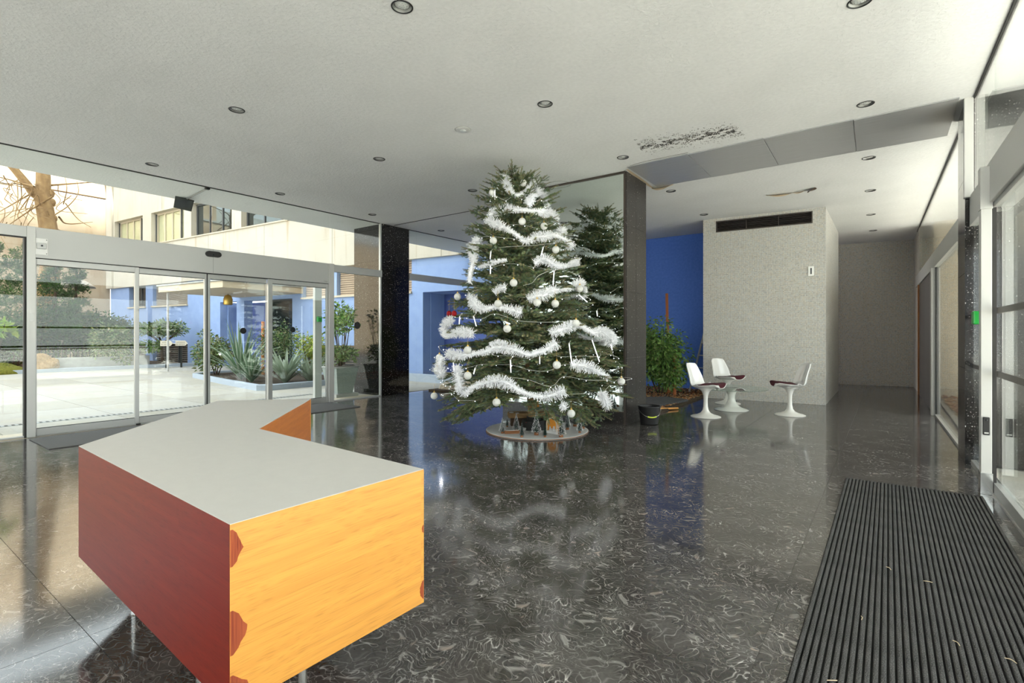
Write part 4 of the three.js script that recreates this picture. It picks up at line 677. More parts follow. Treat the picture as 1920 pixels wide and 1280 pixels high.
{ // baubles, ordered from the top
  const ball = new THREE.SphereGeometry(.044, 28, 20), cap = mg([cyl(.011, .011, .014, 14).translate(0, .041, 0), new THREE.TorusGeometry(.006, .0014, 6, 14).translate(0, .06, 0)]), thread = bar(V(0, .062, 0), V(.004, .15, 0), .0009, 5);
  const at = [[981, 343], [923, 361], [979, 415], [1020, 424], [925, 451], [1042, 468], [963, 530], [1087, 541], [858, 556], [1007, 567], [934, 569], [1041, 569], [1080, 606], [951, 616], [877, 656], [824, 670], [1044, 684], [820, 694], [877, 704], [1165, 715], [814, 742], [931, 754], [1071, 775]];
  const how = ['highest of all, between the arms of the top tinsel V', 'at the upper left edge near the crown', 'central, just under the crown garland', 'right of centre under the crown garland', 'left, at the start of the sagging garland', 'right, level with the thin loose wire', 'hanging from two threads left of centre', 'right, at the end of the rising garland', 'at the left edge above the red bells', 'under the rising middle garland, left of its neighbour', 'half sunk in the L-shaped garland', 'under the rising middle garland, its right neighbour', 'on top of the arching right garland', 'alone in the dark middle of the tree', 'left, just above the long lower garland', 'outermost left edge above a tinsel bundle', 'right of centre below the long lower garland', 'at the left edge on a tinsel bundle', 'lower left, beside the end of the lowest garland', 'far right edge in front of the mirror', 'lowest at the left, hanging over the floor', 'low in front, above the left end of the toy village', 'lowest at the right, over the toy village'];
  at.forEach(([x, y], i) => { const b = thing('bauble', 'white glitter bauble, ' + how[i], 'bauble', treeAt(x, y, i === 19 ? .98 : 1.04).toArray(), i, 'white baubles on the fir'); part('ball', ball, MAT.bauble, b); part('cap', cap, MAT.gold, b); part('thread', thread, MAT.gold, b); });
  for (const [x, y, l] of [[842, 587, 'left one of the two small red glittering bells on the fir'], [851.5, 587, 'right one of the two small red glittering bells on the fir']]) { const b = thing('red_bell', l, 'ornament', treeAt(x, y, 1.03).toArray(), 0, 'red bells'); part('body', lathe([[0, -.034], [.022, -.034], [.031, -.02], [.033, 0], [.028, .018], [.014, .03], [0, .033]], 22), MAT.redGlitter, b); part('thread', bar(V(0, .03, 0), V(.005, .17, 0), .001, 5), MAT.gold, b); part('clapper', new THREE.SphereGeometry(.008, 10, 8).translate(0, -.037, 0), MAT.gold, b); }
}
{ // light tubes and fairy lights
  const I = [[928, 356, 928, 373, 'beside the bauble at the upper left of the crown'], [920.6, 471, 919, 485, 'upper left, over a second tube'], [919.7, 497, 919.5, 513, 'left, just below another tube'], [1018.6, 464, 1014, 480, 'right of centre under the sagging garland'], [1039, 508, 1037, 534, 'right of centre, above the rising garland'], [1085, 552, 1101, 566, 'slanting at the right edge, by a bauble'], [862, 593, 861, 607, 'short, at the left under the red bells'], [888, 593, 893, 611, 'leaning, at the left under the L-shaped garland'], [1119, 583, 1120, 592, 'tiny, far right over the arching garland'], [1067, 644, 1072, 681, 'long, under the arching garland, left of another'], [1110, 637, 1124, 678, 'longest, slanting at the right'], [957, 675, 958, 698, 'in the centre under the long lower garland'], [1012, 668, 1012, 682, 'right of centre under the long lower garland'], [850, 680, 851, 695, 'at the lower left beside the hanging garland'], [891, 690, 888, 701, 'leaning, by a bauble low on the left'], [1145, 645, 1148, 656, 'short, at the far right under the arching garland']];
  for (const [x, y, X, Y, l] of I) { const a = treeAt(x, y, 1.03), b = treeAt(X, Y, 1.03), m = thing('light_tube', 'glowing white light tube, ' + l, 'light', [0, 0, 0], 0, 'light tubes on the fir'); part('tube', bar(a, b, .0055, 10), MAT.ledTube, m); part('cap', new THREE.SphereGeometry(.0095, 10, 8).translate(a.x, a.y, a.z), MAT.whiteMetal, m); part('lead', bar(a, a.clone().add(V(0, .03, -.03)), .002, 5), MAT.wire, m); }
  reseed(95);
  const bulb = new THREE.IcosahedronGeometry(.0048, 1), string = (label, y0, y1, turns, n, keep) => {
    const t = thing('fairy_lights', label, 'lights'), pts = [], bulbs = []; for (let i = 0; i <= n; i++) { const f = i / n, y = mix(y0, y1, f) + rr(-.05, .05), a = f * turns * 6.283 + 2.2, c = axisAt(y); let r = rad(y) * rr(.82, 1.02); if (Math.sin(a) * r > 1.0) r = 1.0 / Math.sin(a); const p = V(c.x + Math.cos(a) * r, y, c.z - Math.sin(a) * r); pts.push(p); if (!keep || keep(p)) bulbs.push(bulb.clone().translate(p.x, p.y - .01, p.z)); }
    part('wire', new THREE.TubeGeometry(new THREE.CatmullRomCurve3(pts), n * 4, .0016, 4), MAT.wire, t); const b = part('bulbs', mg(bulbs), MAT.led, t); b.userData.kind = 'stuff';
    const glow = new THREE.PointLight(0xeef3ff, .12); const m = pts[Math.floor(n / 2)]; glow.name = 'string_glow'; glow.position.copy(m); glow.castShadow = true; t.add(glow);
  };
  string('dense string of tiny white lights round the crown of the fir', 3.25, 2.3, 5.2, 130); string('sparse string of tiny white lights round the middle of the fir', 2.2, 1.25, 3.1, 70); string('string of tiny white lights round the widest lower branches', 1.1, .5, 4.4, 150);
  const lw = thing('loose_wire', 'thin pale wire stretched across the upper front of the tree', 'wire'); part('wire', tube([[932, 464], [960, 462], [1000, 460], [1040, 455]].map(([x, y]) => treeAt(x, y, 1.04)), .0016, 24, 5), MAT.wire, lw);
  const l2 = thing('loose_wire', 'thin pale wire curling through the middle of the tree', 'wire'); part('wire', tube([[981, 535], [998, 530], [1008, 518], [1028, 508]].map(([x, y]) => treeAt(x, y, 1.04)), .0016, 24, 5), MAT.wire, l2);
}
{ // toy village round the foot of the tree
  const T = .022, c = [-3.72, -5.62], on = (x, y) => onY(x, y, T);
  const b = thing('village_board', 'round white snow-covered board under the fir', 'board', [c[0], 0, c[1]]); part('board', lathe([[0, .0], [.66, .0], [.668, .006], [.668, .016], [.66, .02], [0, .022]], 64), MAT.snow, b); part('rim', new THREE.TorusGeometry(.668, .005, 8, 72).rotateX(Math.PI / 2).translate(0, .011, 0), MAT.brownWood, b);
  const mini = (sd) => { reseed(sd); const s = new Soup(); for (let i = 0; i < 1500; i++) { const t = Math.pow(rnd(), .75), y = .03 + .2 * (1 - t) + .0, r = .052 * t * rr(.8, 1.1), a = rnd() * 6.283, p = V(0, y + .006, 0), q = V(Math.cos(a) * r, y - .004 + rr(-.006, .006), Math.sin(a) * r), w = V(-Math.sin(a), 0, Math.cos(a)).multiplyScalar(.0022), white = rnd() < .22; s.tri(p.clone().add(w), p.clone().sub(w), q, [.03, .07, .055]); if (white) s.quad(q.clone().add(V(.002, .002, 0)), q.clone().add(V(-.002, .002, 0)), q.clone().add(V(-.002, -.002, .001)), q.clone().add(V(.002, -.002, .001)), [.8, .8, .8]); } return s.geo(); };
  const g1 = mini(401), g2 = mini(402), base = cyl(.022, .02, .024, 14), stem = cyl(.003, .002, .2, 6).translate(0, .02, 0);
  const M = [[942, 812, 781, 'first from the left'], [968, 808, 773, 'tall one behind the split log'], [978.5, 819, 790, 'small one in front, left of the snowman'], [1005.5, 815, 769, 'tallest one, right of the snowman'], [1022, 819, 791.6, 'small one just left of the orange arch'], [1052, 819, 774, 'in front, just right of the orange arch'], [1064, 805, 771, 'behind the right front one'], [1078, 799, 760, 'furthest back on the right'], [1087, 811, 781, 'last on the right at the rim'], [1093, 803, 767, 'behind the last one at the right rim'], [1023, 779, 762, 'far back, in front of the mirror plinth'], [951, 800, 780, 'dark one at the back left']];
  M.forEach(([x, y, top, l], i) => { const p = on(x, y), h = (y - top) / 960 * p.clone().sub(V(0, EYE, 0)).dot(V(-Math.sin(YAW), 0, -Math.cos(YAW))), m = thing('miniature_fir', 'snow-tipped miniature fir on a wooden foot, ' + l, 'toy tree', [p.x, T, p.z], i * 1.3, 'miniature firs of the toy village'); m.scale.setScalar(h / .235); part('needles', i % 2 ? g1 : g2, MAT.needle, m); part('foot', base, MAT.brownWood, m); part('stem', stem, MAT.barkDark, m); });
  const face = Math.atan2(Math.sin(YAW), Math.cos(YAW));
  let p = on(960, 812); const lg = thing('split_log', 'little split log lying at the front left of the village', 'log', [p.x, T, p.z], YAW + .15); part('log', extr([...Array(13)].map((_, i) => { const a = i / 12 * Math.PI; return [Math.cos(a) * .033, Math.sin(a) * .035]; }), .19, .002).rotateY(Math.PI / 2).translate(-.095, .002, 0), MAT.brownWood, lg); part('snow', B(-.085, .085, .033, .04, -.014, .014, .003), MAT.snow, lg);
  p = on(995, 800); const hut = thing('bark_hut', 'low snowy bark hut in the middle of the toy village', 'toy hut', [p.x - .06, T, p.z - .13], YAW + .1);
  part('wall', mg([B(-.3, -.12, 0, .13, -.06, .06), B(.1, .25, 0, .13, -.06, .06), B(-.12, .1, .1, .13, -.06, .06)]), MAT.barkDark, hut); part('roof', extr([[-.1, .12], [.1, .12], [.06, .165], [0, .185], [-.06, .165]], .62, .006).rotateY(Math.PI / 2).translate(-.33, 0, 0), MAT.bark, hut);
  reseed(410); part('roof_snow', mg([...Array(16)].map(() => new THREE.IcosahedronGeometry(rr(.012, .026), 1).scale(1.5, .35, 1).translate(rr(-.3, .26), .182 - rr(0, .012), rr(-.035, .05)))), MAT.snow, hut);
  p = on(1036, 812); const ar = thing('nativity_arch', 'orange wooden arch with a white nativity cut-out inside', 'ornament', [p.x, T, p.z], YAW - .75);
  const o = [[.085, 0]]; for (let i = 0; i <= 20; i++) { const a = i / 20 * Math.PI; o.push([Math.cos(a) * .085, .115 + Math.sin(a) * .085]); } o.push([-.085, 0]);
  part('back_board', extr(o, .008, .001).translate(0, 0, -.02), MAT.orange, ar); const inner = new THREE.Path(); inner.moveTo(.068, .006); for (let i = 0; i <= 20; i++) { const a = i / 20 * Math.PI; inner.lineTo(Math.cos(a) * .072, .112 + Math.sin(a) * .072); } inner.lineTo(-.068, .006); part('front_frame', extr(o, .01, .001, [inner]).translate(0, 0, .012), MAT.paintFlap, ar);
  for (const [x, h, w] of [[-.04, .085, .018], [-.008, .065, .016], [.022, .095, .02], [.05, .06, .014]]) part('figure', lathe([[0, 0], [w, 0], [w * .8, h * .5], [w * .5, h * .72], [w * .62, h * .86], [0, h]], 14).translate(x, 0, 0), MAT.snow, ar); part('ground_strip', B(-.08, .08, 0, .03, -.01, .03, .004), MAT.snow, ar);
  p = on(988, 806); const sm = thing('snowman_figure', 'small snowman figure with red scarf on a pale stand', 'figurine', [p.x, T, p.z], YAW); part('stand', B(-.06, .06, 0, .034, -.03, .03, .008), MAT.concretePlain, sm); part('body', mg([new THREE.SphereGeometry(.024, 16, 12).translate(0, .055, 0), new THREE.SphereGeometry(.017, 16, 12).translate(0, .088, 0)]), MAT.snow, sm); part('scarf', new THREE.TorusGeometry(.014, .005, 8, 18).rotateX(Math.PI / 2).translate(0, .075, 0), MAT.redGlitter, sm); part('hat', mg([cyl(.012, .01, .018, 14).translate(0, .1, 0), cyl(.019, .019, .003, 16).translate(0, .1, 0)]), MAT.redGlitter, sm);
  p = on(997, 786); const tp = thing('toy_pot', 'tiny ochre flower pot standing on the hut roof', 'toy pot', [p.x - .05, .205, p.z - .05], 0); part('pot', lathe([[0, 0], [.022, 0], [.032, .05], [.034, .056], [.028, .056], [.0, .05]], 18), MAT.orange, tp); part('sprig', mg([...Array(9)].map((_, i) => bar(V(0, .05, 0), V(Math.cos(i * .7) * .02, .09, Math.sin(i * .7) * .02), .003, 5, .0008))), MAT.yellow, tp);
  const ps = thing('toy_fox', 'upright orange wooden fox-shaped figure behind the ochre pot', 'figurine', [p.x + .06, .2, p.z - .06], YAW); part('body', lathe([[0, 0], [.024, 0], [.026, .03], [.016, .07], [.02, .09], [.012, .12], [0, .13]], 16), MAT.orange, ps); part('ear', cyl(.007, .0005, .025, 8).translate(-.01, .12, 0), MAT.orange, ps); part('ear', cyl(.007, .0005, .025, 8).translate(.01, .12, 0), MAT.orange, ps);
}
// ---------------------------------------------------------------- plants
const leafBall = (o) => { // a loose crown of single leaves: n leaves in an ellipsoid shell, each a folded blade
  reseed(o.seed); const s = new Soup(), [rx, ry, rz] = o.size;
  const clumps = [...Array(o.clumps ?? 14)].map(() => { const v = V(rr(-1, 1), rr(-.9, 1), rr(-1, 1)); v.normalize().multiplyScalar(rr(.35, .85)); return V(v.x * rx, v.y * ry, v.z * rz); });
  for (let i = 0; i < o.n; i++) {
    const c = clumps[i % clumps.length], d = V(rr(-1, 1), rr(-1, 1), rr(-1, 1)).normalize(), q = (o.spread ?? .42) * Math.pow(rnd(), .5), p = V(c.x + d.x * rx * q, c.y + d.y * ry * q, c.z + d.z * rz * q);
    const l = o.leaf * rr(.7, 1.25), w = l * (o.wide ?? .42), ax = V(d.x + rr(-.6, .6), d.y * .5 + rr(-.7, .5) + (o.up ?? 0), d.z + rr(-.6, .6)).normalize(), sd = V(rr(-1, 1), rr(-1, 1), rr(-1, 1)).cross(ax).normalize(), nm = V(0, 0, 0).crossVectors(ax, sd);
    const col = o.cols[Math.floor(rnd() * o.cols.length)].map((x) => x * rr(.8, 1.2)), tip = p.clone().addScaledVector(ax, l), m = p.clone().addScaledVector(ax, l * .45).addScaledVector(nm, -w * .18);
    s.tri(p, m.clone().addScaledVector(sd, w * .5).addScaledVector(nm, w * .2), tip, col); s.tri(p, tip, m.clone().addScaledVector(sd, -w * .5).addScaledVector(nm, w * .2), col);
  }
  return s.geo();
};
const GREEN = [[.05, .1, .03], [.08, .15, .045], [.11, .19, .06], [.04, .075, .025]], DARK = [[.03, .075, .012], [.05, .11, .018], [.075, .15, .025], [.03, .05, .012]], PALE = [[.17, .23, .07], [.27, .32, .13], [.1, .15, .04], [.06, .1, .025], [.36, .38, .2]], LIME = [[.3, .42, .03], [.42, .55, .06], [.22, .34, .03]], OLIVE = [[.16, .17, .06], [.22, .22, .09], [.1, .12, .04]];
function shrub(name, label, category, base, o, group) { // > foliage, stems
  const t = thing(name, label, category, base, 0, group), cy = o.lift + o.size[1];
  part('foliage', leafBall(o).translate(0, cy, 0), MAT.leaf, t).userData.kind = 'stuff';
  reseed(o.seed + 1); for (let i = 0; i < (o.stems ?? 4); i++) { const a = i / (o.stems ?? 4) * 6.28 + rr(0, .8), x = Math.cos(a) * o.size[0] * .5, z = Math.sin(a) * o.size[2] * .5; part('stem', taper([V(x * .12, 0, z * .12), V(x * .5 + rr(-.05, .05), cy * .5, z * .5), V(x * 1.1, cy + o.size[1] * .4, z * 1.1)], o.stemR ?? .016, .005, 10, 5), MAT.barkDark, t); }
  return t;
}
const g0 = (px, py) => { const p = onY(px, py, 0); return [p.x, 0, p.z]; };
const m2 = (px, depth) => px / 960 * depth;
{ // planting island with its blue-grey kerb
  const k = struct('planter_island', 'kerbed planting island in the middle of the courtyard');
  const ring = [[-16.4, -6.55], [-13.8, -6.15], [-11.4, -5.86], [-11.2, -6.1], [-11.3, -8.9], [-16.2, -9.2], [-17.0, -7.4]], path = new THREE.Path(ring.map(([x, z]) => new THREE.Vector2(mix(-13.8, x, .955), mix(7.5, -z, .93))));
  part('kerb_stone', metreUV(extr(ring.map(([x, z]) => [x, -z]), .12, .01, [path]).rotateX(-Math.PI / 2)), MAT.kerb, k); part('earth', metreUV(extr(ring.map(([x, z]) => [mix(-13.8, x, .95), mix(7.5, -z, .92)]), .07).rotateX(-Math.PI / 2)), MAT.soil, k);
  const w = struct('garden_kerb', 'low kerb and pale wall before the garden on the far side'); part('kerb_stone', B(-22.75, -22.45, -.05, .12, -9.5, 9, .01), MAT.kerb, w); part('low_wall', B(-23.0, -22.8, -.05, .46, -7.6, -4.8, .01), MAT.concretePlain, w); part('earth', B(-31, -22.75, -.1, .06, -9.2, 12), MAT.soil, w);
  part('plinth', B(-12.2, -8.6, -.05, .2, -9.75, -9.55, .01), MAT.kerb, struct('bed_edge'));
}
shrub('variegated_shrub', 'rounded pale-leaved shrub on the left of the planting island', 'shrub', [-16.05, .05, -7.05], { seed: 501, size: [.68, .6, .62], lift: .12, n: 3000, leaf: .095, cols: PALE, clumps: 22 });
shrub('variegated_shrub', 'fine pale shrub behind the spiky plants of the island', 'shrub', [-14.4, .05, -8.0], { seed: 505, size: [.85, .72, .7], lift: .15, n: 3200, leaf: .075, cols: [...PALE, ...GREEN], clumps: 26, wide: .32 });
shrub('golden_shrub', 'yellow-green shrub at the right end of the island', 'shrub', [-12.1, .05, -7.7], { seed: 509, size: [.5, .55, .45], lift: .18, n: 1500, leaf: .085, cols: [[.4, .45, .06], [.28, .36, .05], [.2, .28, .05], [.5, .5, .14]], clumps: 16 });
shrub('tall_shrub', 'tall thin green shrub rising behind the golden one', 'shrub', [-12.05, .05, -8.55], { seed: 513, size: [.55, .55, .45], lift: 1.15, n: 700, leaf: .12, cols: [[.16, .26, .05], [.24, .36, .06], [.09, .16, .04]], clumps: 14, spread: .3, stems: 5 });
for (const [i, [x, z, h, lean]] of [[-13.95, -6.75, 1.65, 'tall green spiky plant on the front of the island'], [-11.95, -6.85, 1.15, 'arching pale-edged spiky plant at the island corner'], [-12.9, -6.5, .95, 'short spiky plant between the two larger spiky ones'], [-11.65, -7.35, .95, 'pale-edged spiky plant at the right end of the island']].entries()) { // sword-leaved plants, each blade a part
  const t = thing('spiky_plant', lean, 'plant', [x, .05, z]); reseed(520 + i);
  const blades = [0, 1, 2].map((v) => { const s = new Soup(), n = 9, dr = [[.25, .08], [.5, .3], [.75, .6]][v]; let prev = null; for (let k = 0; k <= n; k++) { const u = k / n, w = .034 * Math.sin(Math.PI * Math.min(1, .18 + u * .82)) * (1 - u * .2), p = V(dr[0] * u + .25 * u * u * dr[1], u * (1 - dr[1] * .75 * u), 0), q = [p.clone().add(V(0, .012 * u, w)), p, p.clone().add(V(0, .012 * u, -w))]; if (prev) { const c = i % 2 ? [.3, .36, .26] : [.13, .22, .12], e = [.36, .42, .32]; s.quad(prev[0], q[0], q[1], prev[1], e); s.quad(prev[1], q[1], q[2], prev[2], c); } prev = q; } return s.geo(); });
  for (let k = 0; k < 46; k++) { const m = part('blade', blades[i % 2 ? 1 + (k % 2) : k % 3 ? 1 + (k % 2) : 0], MAT.leaf, t); m.rotation.y = k * 2.4; m.scale.set(h * rr(.65, 1), h * rr(.65, 1.05), 1.5); }
}
for (const [i, [px, l]] of [[488, 'left wooden stake among the island shrubs'], [501, 'right wooden stake among the island shrubs']].entries()) { const s = thing('plant_stake', l, 'stake', [i ? -14.75 : -15.1, .05, i ? -7.95 : -7.95]); part('stake', B(-.035, .035, 0, i ? 1.35 : 1.6, -.035, .035, .006), MAT.oakDark, s); }
{ // speckled concrete pot by the column
  const p = thing('concrete_pot', 'tapered speckled concrete pot by the granite column outside', 'pot', [-9.06, 0, -6.38], L.a); part('foot', B(-.26, .26, 0, .07, -.26, .26, .008), MAT.concretePlain, p);
  const g = new THREE.CylinderGeometry(.36, .25, .52, 4, 1).rotateY(Math.PI / 4).translate(0, .33, 0).toNonIndexed(); g.computeVertexNormals(); part('body', metreUV(g), MAT.concrete, p); part('rim', new THREE.CylinderGeometry(.375, .37, .03, 4, 1).rotateY(Math.PI / 4).translate(0, .6, 0), MAT.concretePlain, p); part('earth', B(-.22, .22, .6, .618, -.22, .22), MAT.soil, p);
  shrub('potted_shrub', 'glossy green shrub with tall thin shoots growing in the concrete pot', 'plant', [-9.06, .6, -6.38], { seed: 531, size: [.3, .22, .3], lift: .05, n: 700, leaf: .085, cols: [[.2, .3, .07], [.32, .4, .16], [.1, .17, .05]], clumps: 10, stems: 5 });
  shrub('potted_shoots', 'tall open shoots with single leaves above the potted shrub', 'plant', [-9.1, .62, -6.42], { seed: 535, size: [.42, .42, .38], lift: .45, n: 230, leaf: .1, cols: [[.16, .28, .05], [.3, .42, .1], [.09, .17, .04]], clumps: 12, spread: .3, stems: 7, stemR: .01 });
}
{ // indoor greenery by the column
  shrub('weeping_fig', 'dense green small-leaved indoor fig before the blue wall', 'plant', [-3.85, .03, -10.45], { seed: 541, size: [.72, .8, .6], lift: -.02, n: 8500, leaf: .085, cols: [[.12, .23, .05], [.2, .35, .08], [.08, .15, .035], [.3, .46, .13]], clumps: 56, wide: .4, stems: 6, up: -.4, spread: .36 });
  shrub('leaf_sprig', 'small green sprig peeping from behind the mirror column', 'plant', [-3.35, .03, -7.75], { seed: 545, size: [.1, .2, .1], lift: .3, n: 60, leaf: .07, cols: GREEN, clumps: 5, stems: 2 });
  const s = thing('plant_stake', 'tall reddish wooden stake leaning behind the indoor fig', 'stake', [-3.75, .03, -10.75]); part('stake', bar(V(0, 0, 0), V(-.12, 2.12, -.2), .032, 5), MAT.rust, s);
  const s2 = thing('plant_stake', 'short dark wooden stake inside the indoor fig', 'stake', [-3.5, .03, -10.35]); part('stake', bar(V(0, 0, 0), V(.02, .8, .05), .035, 6), MAT.rust, s2);
}
// far side of the courtyard
{
  const t = thing('flat_crowned_tree', 'small tree with a flat layered crown behind the two arrow signs', 'tree', [-22.75, .05, -8.05]); reseed(551);
  part('trunk', taper([V(0, 0, 0), V(.1, .5, .1), V(-.1, .9, .05), V(-.2, 1.35, .2)], .07, .03, 12, 6), MAT.barkDark, t); for (const q of [[.9, -.5], [-.6, .9], [.2, 1.3], [-.3, -1.1]]) part('branch', taper([V(-.05, .85, .05), V(q[0] * .35, 1.15, q[1] * .35), V(q[0] * .7, 1.4, q[1] * .7)], .035, .01, 10, 5), MAT.barkDark, t);
  part('foliage', leafBall({ seed: 552, size: [.8, .36, 1.05], n: 3000, leaf: .12, cols: [[.12, .2, .06], [.2, .28, .1], [.06, .1, .03], [.3, .36, .18]], clumps: 30, spread: .3 }).translate(0, 1.42, .1), MAT.leaf, t).userData.kind = 'stuff';
  part('low_shoot', leafBall({ seed: 553, size: [.4, .3, .5], n: 500, leaf: .12, cols: [[.2, .3, .08], [.12, .2, .05]], clumps: 8 }).translate(.2, .7, .6), MAT.leaf, t).userData.kind = 'stuff';
}
shrub('variegated_shrub', 'broad pale-leaved shrub beside the second glass leaf, far across the court', 'shrub', [-22.95, .05, -6.55], { seed: 561, size: [.55, .72, .8], lift: .15, n: 3400, leaf: .12, cols: PALE, clumps: 26 });
const HB = [['leftmost', -24.4, -3.3, 1.7], ['second', -24.2, -4.1, 1.9], ['third', -24.5, -4.75, 2.5], ['fourth', -24.3, -5.35, 2.3], ['fifth', -24.6, -5.95, 2.0], ['sixth', -25.0, -6.7, 2.2], ['last, nearest the building', -25.3, -7.5, 2.0]];
HB.forEach(([l, x, z, h], i) => shrub('hedge_shrub', 'dark hedge shrub behind the court, ' + l + ' in the row from the left', 'shrub', [x, .05, z], { seed: 570 + i * 3, size: [.6, h * .5, .5], lift: .1, n: 3200, leaf: .12, cols: i % 2 ? DARK : [...DARK, ...OLIVE], clumps: 24, stems: 7 }, 'row of hedge shrubs'));
[['left conifer with dark layered boughs, cut by the frame', -23.8, -3.55, 4.1], ['second conifer, behind the glass post', -25.6, -4.6, 4.4], ['third conifer, slim, in the first glass leaf', -25.6, -6.05, 4.0], ['broad conifer before the foot of the bare tree', -24.7, -5.25, 3.7]].forEach(([l, x, z, h], i) => {
  const t = thing('conifer', l, 'tree', [x, .05, z]); reseed(590 + i); part('trunk', taper([V(0, 0, 0), V(.05, h * .5, .03), V(0, h, 0)], .11, .02, 14, 7), MAT.barkDark, t);
  for (let k = 0; k < 13; k++) { const y = mix(.38, .99, k / 12) * h, r = mix(1.25, .3, k / 12) * (i === 2 ? .6 : 1), a = k * 2.39, q = part('bough', leafBall({ seed: 600 + i * 20 + k, size: [r * .62, .24, r * .4], n: 420, leaf: .11, cols: i === 1 ? [...DARK, ...GREEN] : DARK, clumps: 9, wide: .25, up: .5 }), MAT.leaf, t); q.position.set(Math.cos(a) * r * .6, y, Math.sin(a) * r * .6); q.rotation.y = -a; }
});
{ // garden pole lantern with a cone cap
  const t = thing('garden_lamp', 'thin lamp post with a cone cap and pointed finial behind the hedge', 'lamp', [-26.6, .05, -6.3]); part('post', cyl(.04, .03, 3.1, 10), MAT.iron, t); part('cap', lathe([[.03, 3.1], [.62, 3.12], [.55, 3.22], [.3, 3.4], [.08, 3.5], [0, 3.52]], 24), MAT.shutterBeige, t); part('finial', mg([cyl(.02, .005, .75, 8).translate(0, 3.5, 0), ...[3.6, 3.72, 3.84, 3.96].map((y, i) => new THREE.SphereGeometry(.06 - i * .009, 10, 8).translate(0, y, 0))]), MAT.iron, t);
}
{ // railing
  const f = thing('iron_railing', 'black iron railing before the hedge at the left', 'fence', [-23.3, .06, -6.0]); for (const y of [.12, .8]) part('rail', B(-.015, .015, y, y + .03, 0, 1.75), MAT.iron, f); for (let i = 0; i <= 16; i++) part('bar', B(-.01, .01, 0, .92, i * .109 - .01, i * .109 + .01), MAT.iron, f);
}
{ // mossy mound, boulder
  const m = thing('moss_mound', 'low mossy grass mound at the far left of the court', 'mound', [-22.95, 0, -2.7]); const g = new THREE.SphereGeometry(1, 40, 20, 0, 6.2832, 0, Math.PI / 2), p = g.attributes.position; for (let i = 0; i < p.count; i++) { const k = 1 + .12 * noise(p.getX(i) * 4, p.getZ(i) * 4); p.setXYZ(i, p.getX(i) * .75 * k, p.getY(i) * .42 * k, p.getZ(i) * 1.5 * k); } g.computeVertexNormals(); part('mound', metreUV(g), std({ map: colourMap(256, 256, 1, (u, v) => { const n = 40 * fbm(u * 20, v * 20, 20, 3); return [112 + n, 112 + n, 40 + n * .4]; }), roughness: 1 }), m);
  part('tufts', leafBall({ seed: 620, size: [.6, .2, 1.35], n: 1300, leaf: .12, wide: .14, up: 1.4, cols: [[.25, .3, .05], [.33, .3, .1], [.16, .2, .04]], clumps: 60, spread: .25 }).translate(0, .22, 0), MAT.leaf, m).userData.kind = 'stuff';
  const b = thing('boulder', 'brown boulder at the corner of the low garden wall', 'rock', [-22.7, 0, -4.5]), q = new THREE.IcosahedronGeometry(.42, 4), v = q.attributes.position; for (let i = 0; i < v.count; i++) { const k = 1 + .25 * noise(v.getX(i) * 3 + 5, v.getY(i) * 3 + v.getZ(i) * 2); v.setXYZ(i, v.getX(i) * k * .5, Math.max(-.01, v.getY(i) * k * .8 + .26), v.getZ(i) * k); } q.computeVertexNormals(); part('stone', metreUV(q), MAT.bark, b);
}
{ // parked car, mostly hidden by the hedge
  const c = thing('car', 'silver parked car half hidden by the hedge, red tail light showing', 'car', [-27.6, .06, -2.9], Math.PI / 2); const paint = phy({ color: C('#b9c4d2'), roughness: .25, metalness: .5, clearcoat: .8 });
  part('body', extr([[-1.95, .3], [1.95, .3], [2.0, .62], [1.9, .82], [1.1, .92], [-1.75, .95], [-1.98, .75]], 1.6, .06).translate(0, 0, -.8), paint, c); part('cabin', extr([[-1.7, .94], [-1.2, 1.38], [.2, 1.42], [1.0, .93]], 1.3, .08).translate(0, 0, -.65), paint, c);
  part('side_window', extr([[-1.45, .98], [-1.1, 1.32], [.12, 1.35], [.75, .98]], .01).translate(0, 0, .725), MAT.darkGlass, c); part('side_window', extr([[-1.45, .98], [-1.1, 1.32], [.12, 1.35], [.75, .98]], .01).translate(0, 0, -.735), MAT.darkGlass, c);
  for (const z of [-.62, .62]) { part('tail_light', B(1.93, 2.07, .6, .8, z - .18, z + .18, .03), MAT.redGlitter, c); part('headlight', B(-2.05, -1.92, .6, .75, z - .16, z + .16, .03), MAT.lens, c); }
  for (const x of [-1.25, 1.25]) for (const z of [-.8, .8]) { const w = part('wheel', new THREE.TorusGeometry(.24, .085, 12, 28).translate(x, .31, z), MAT.blackPlastic, c); part('rim', new THREE.CylinderGeometry(.2, .2, .12, 20).rotateX(Math.PI / 2).translate(x, .31, z), MAT.alu, w); }
}
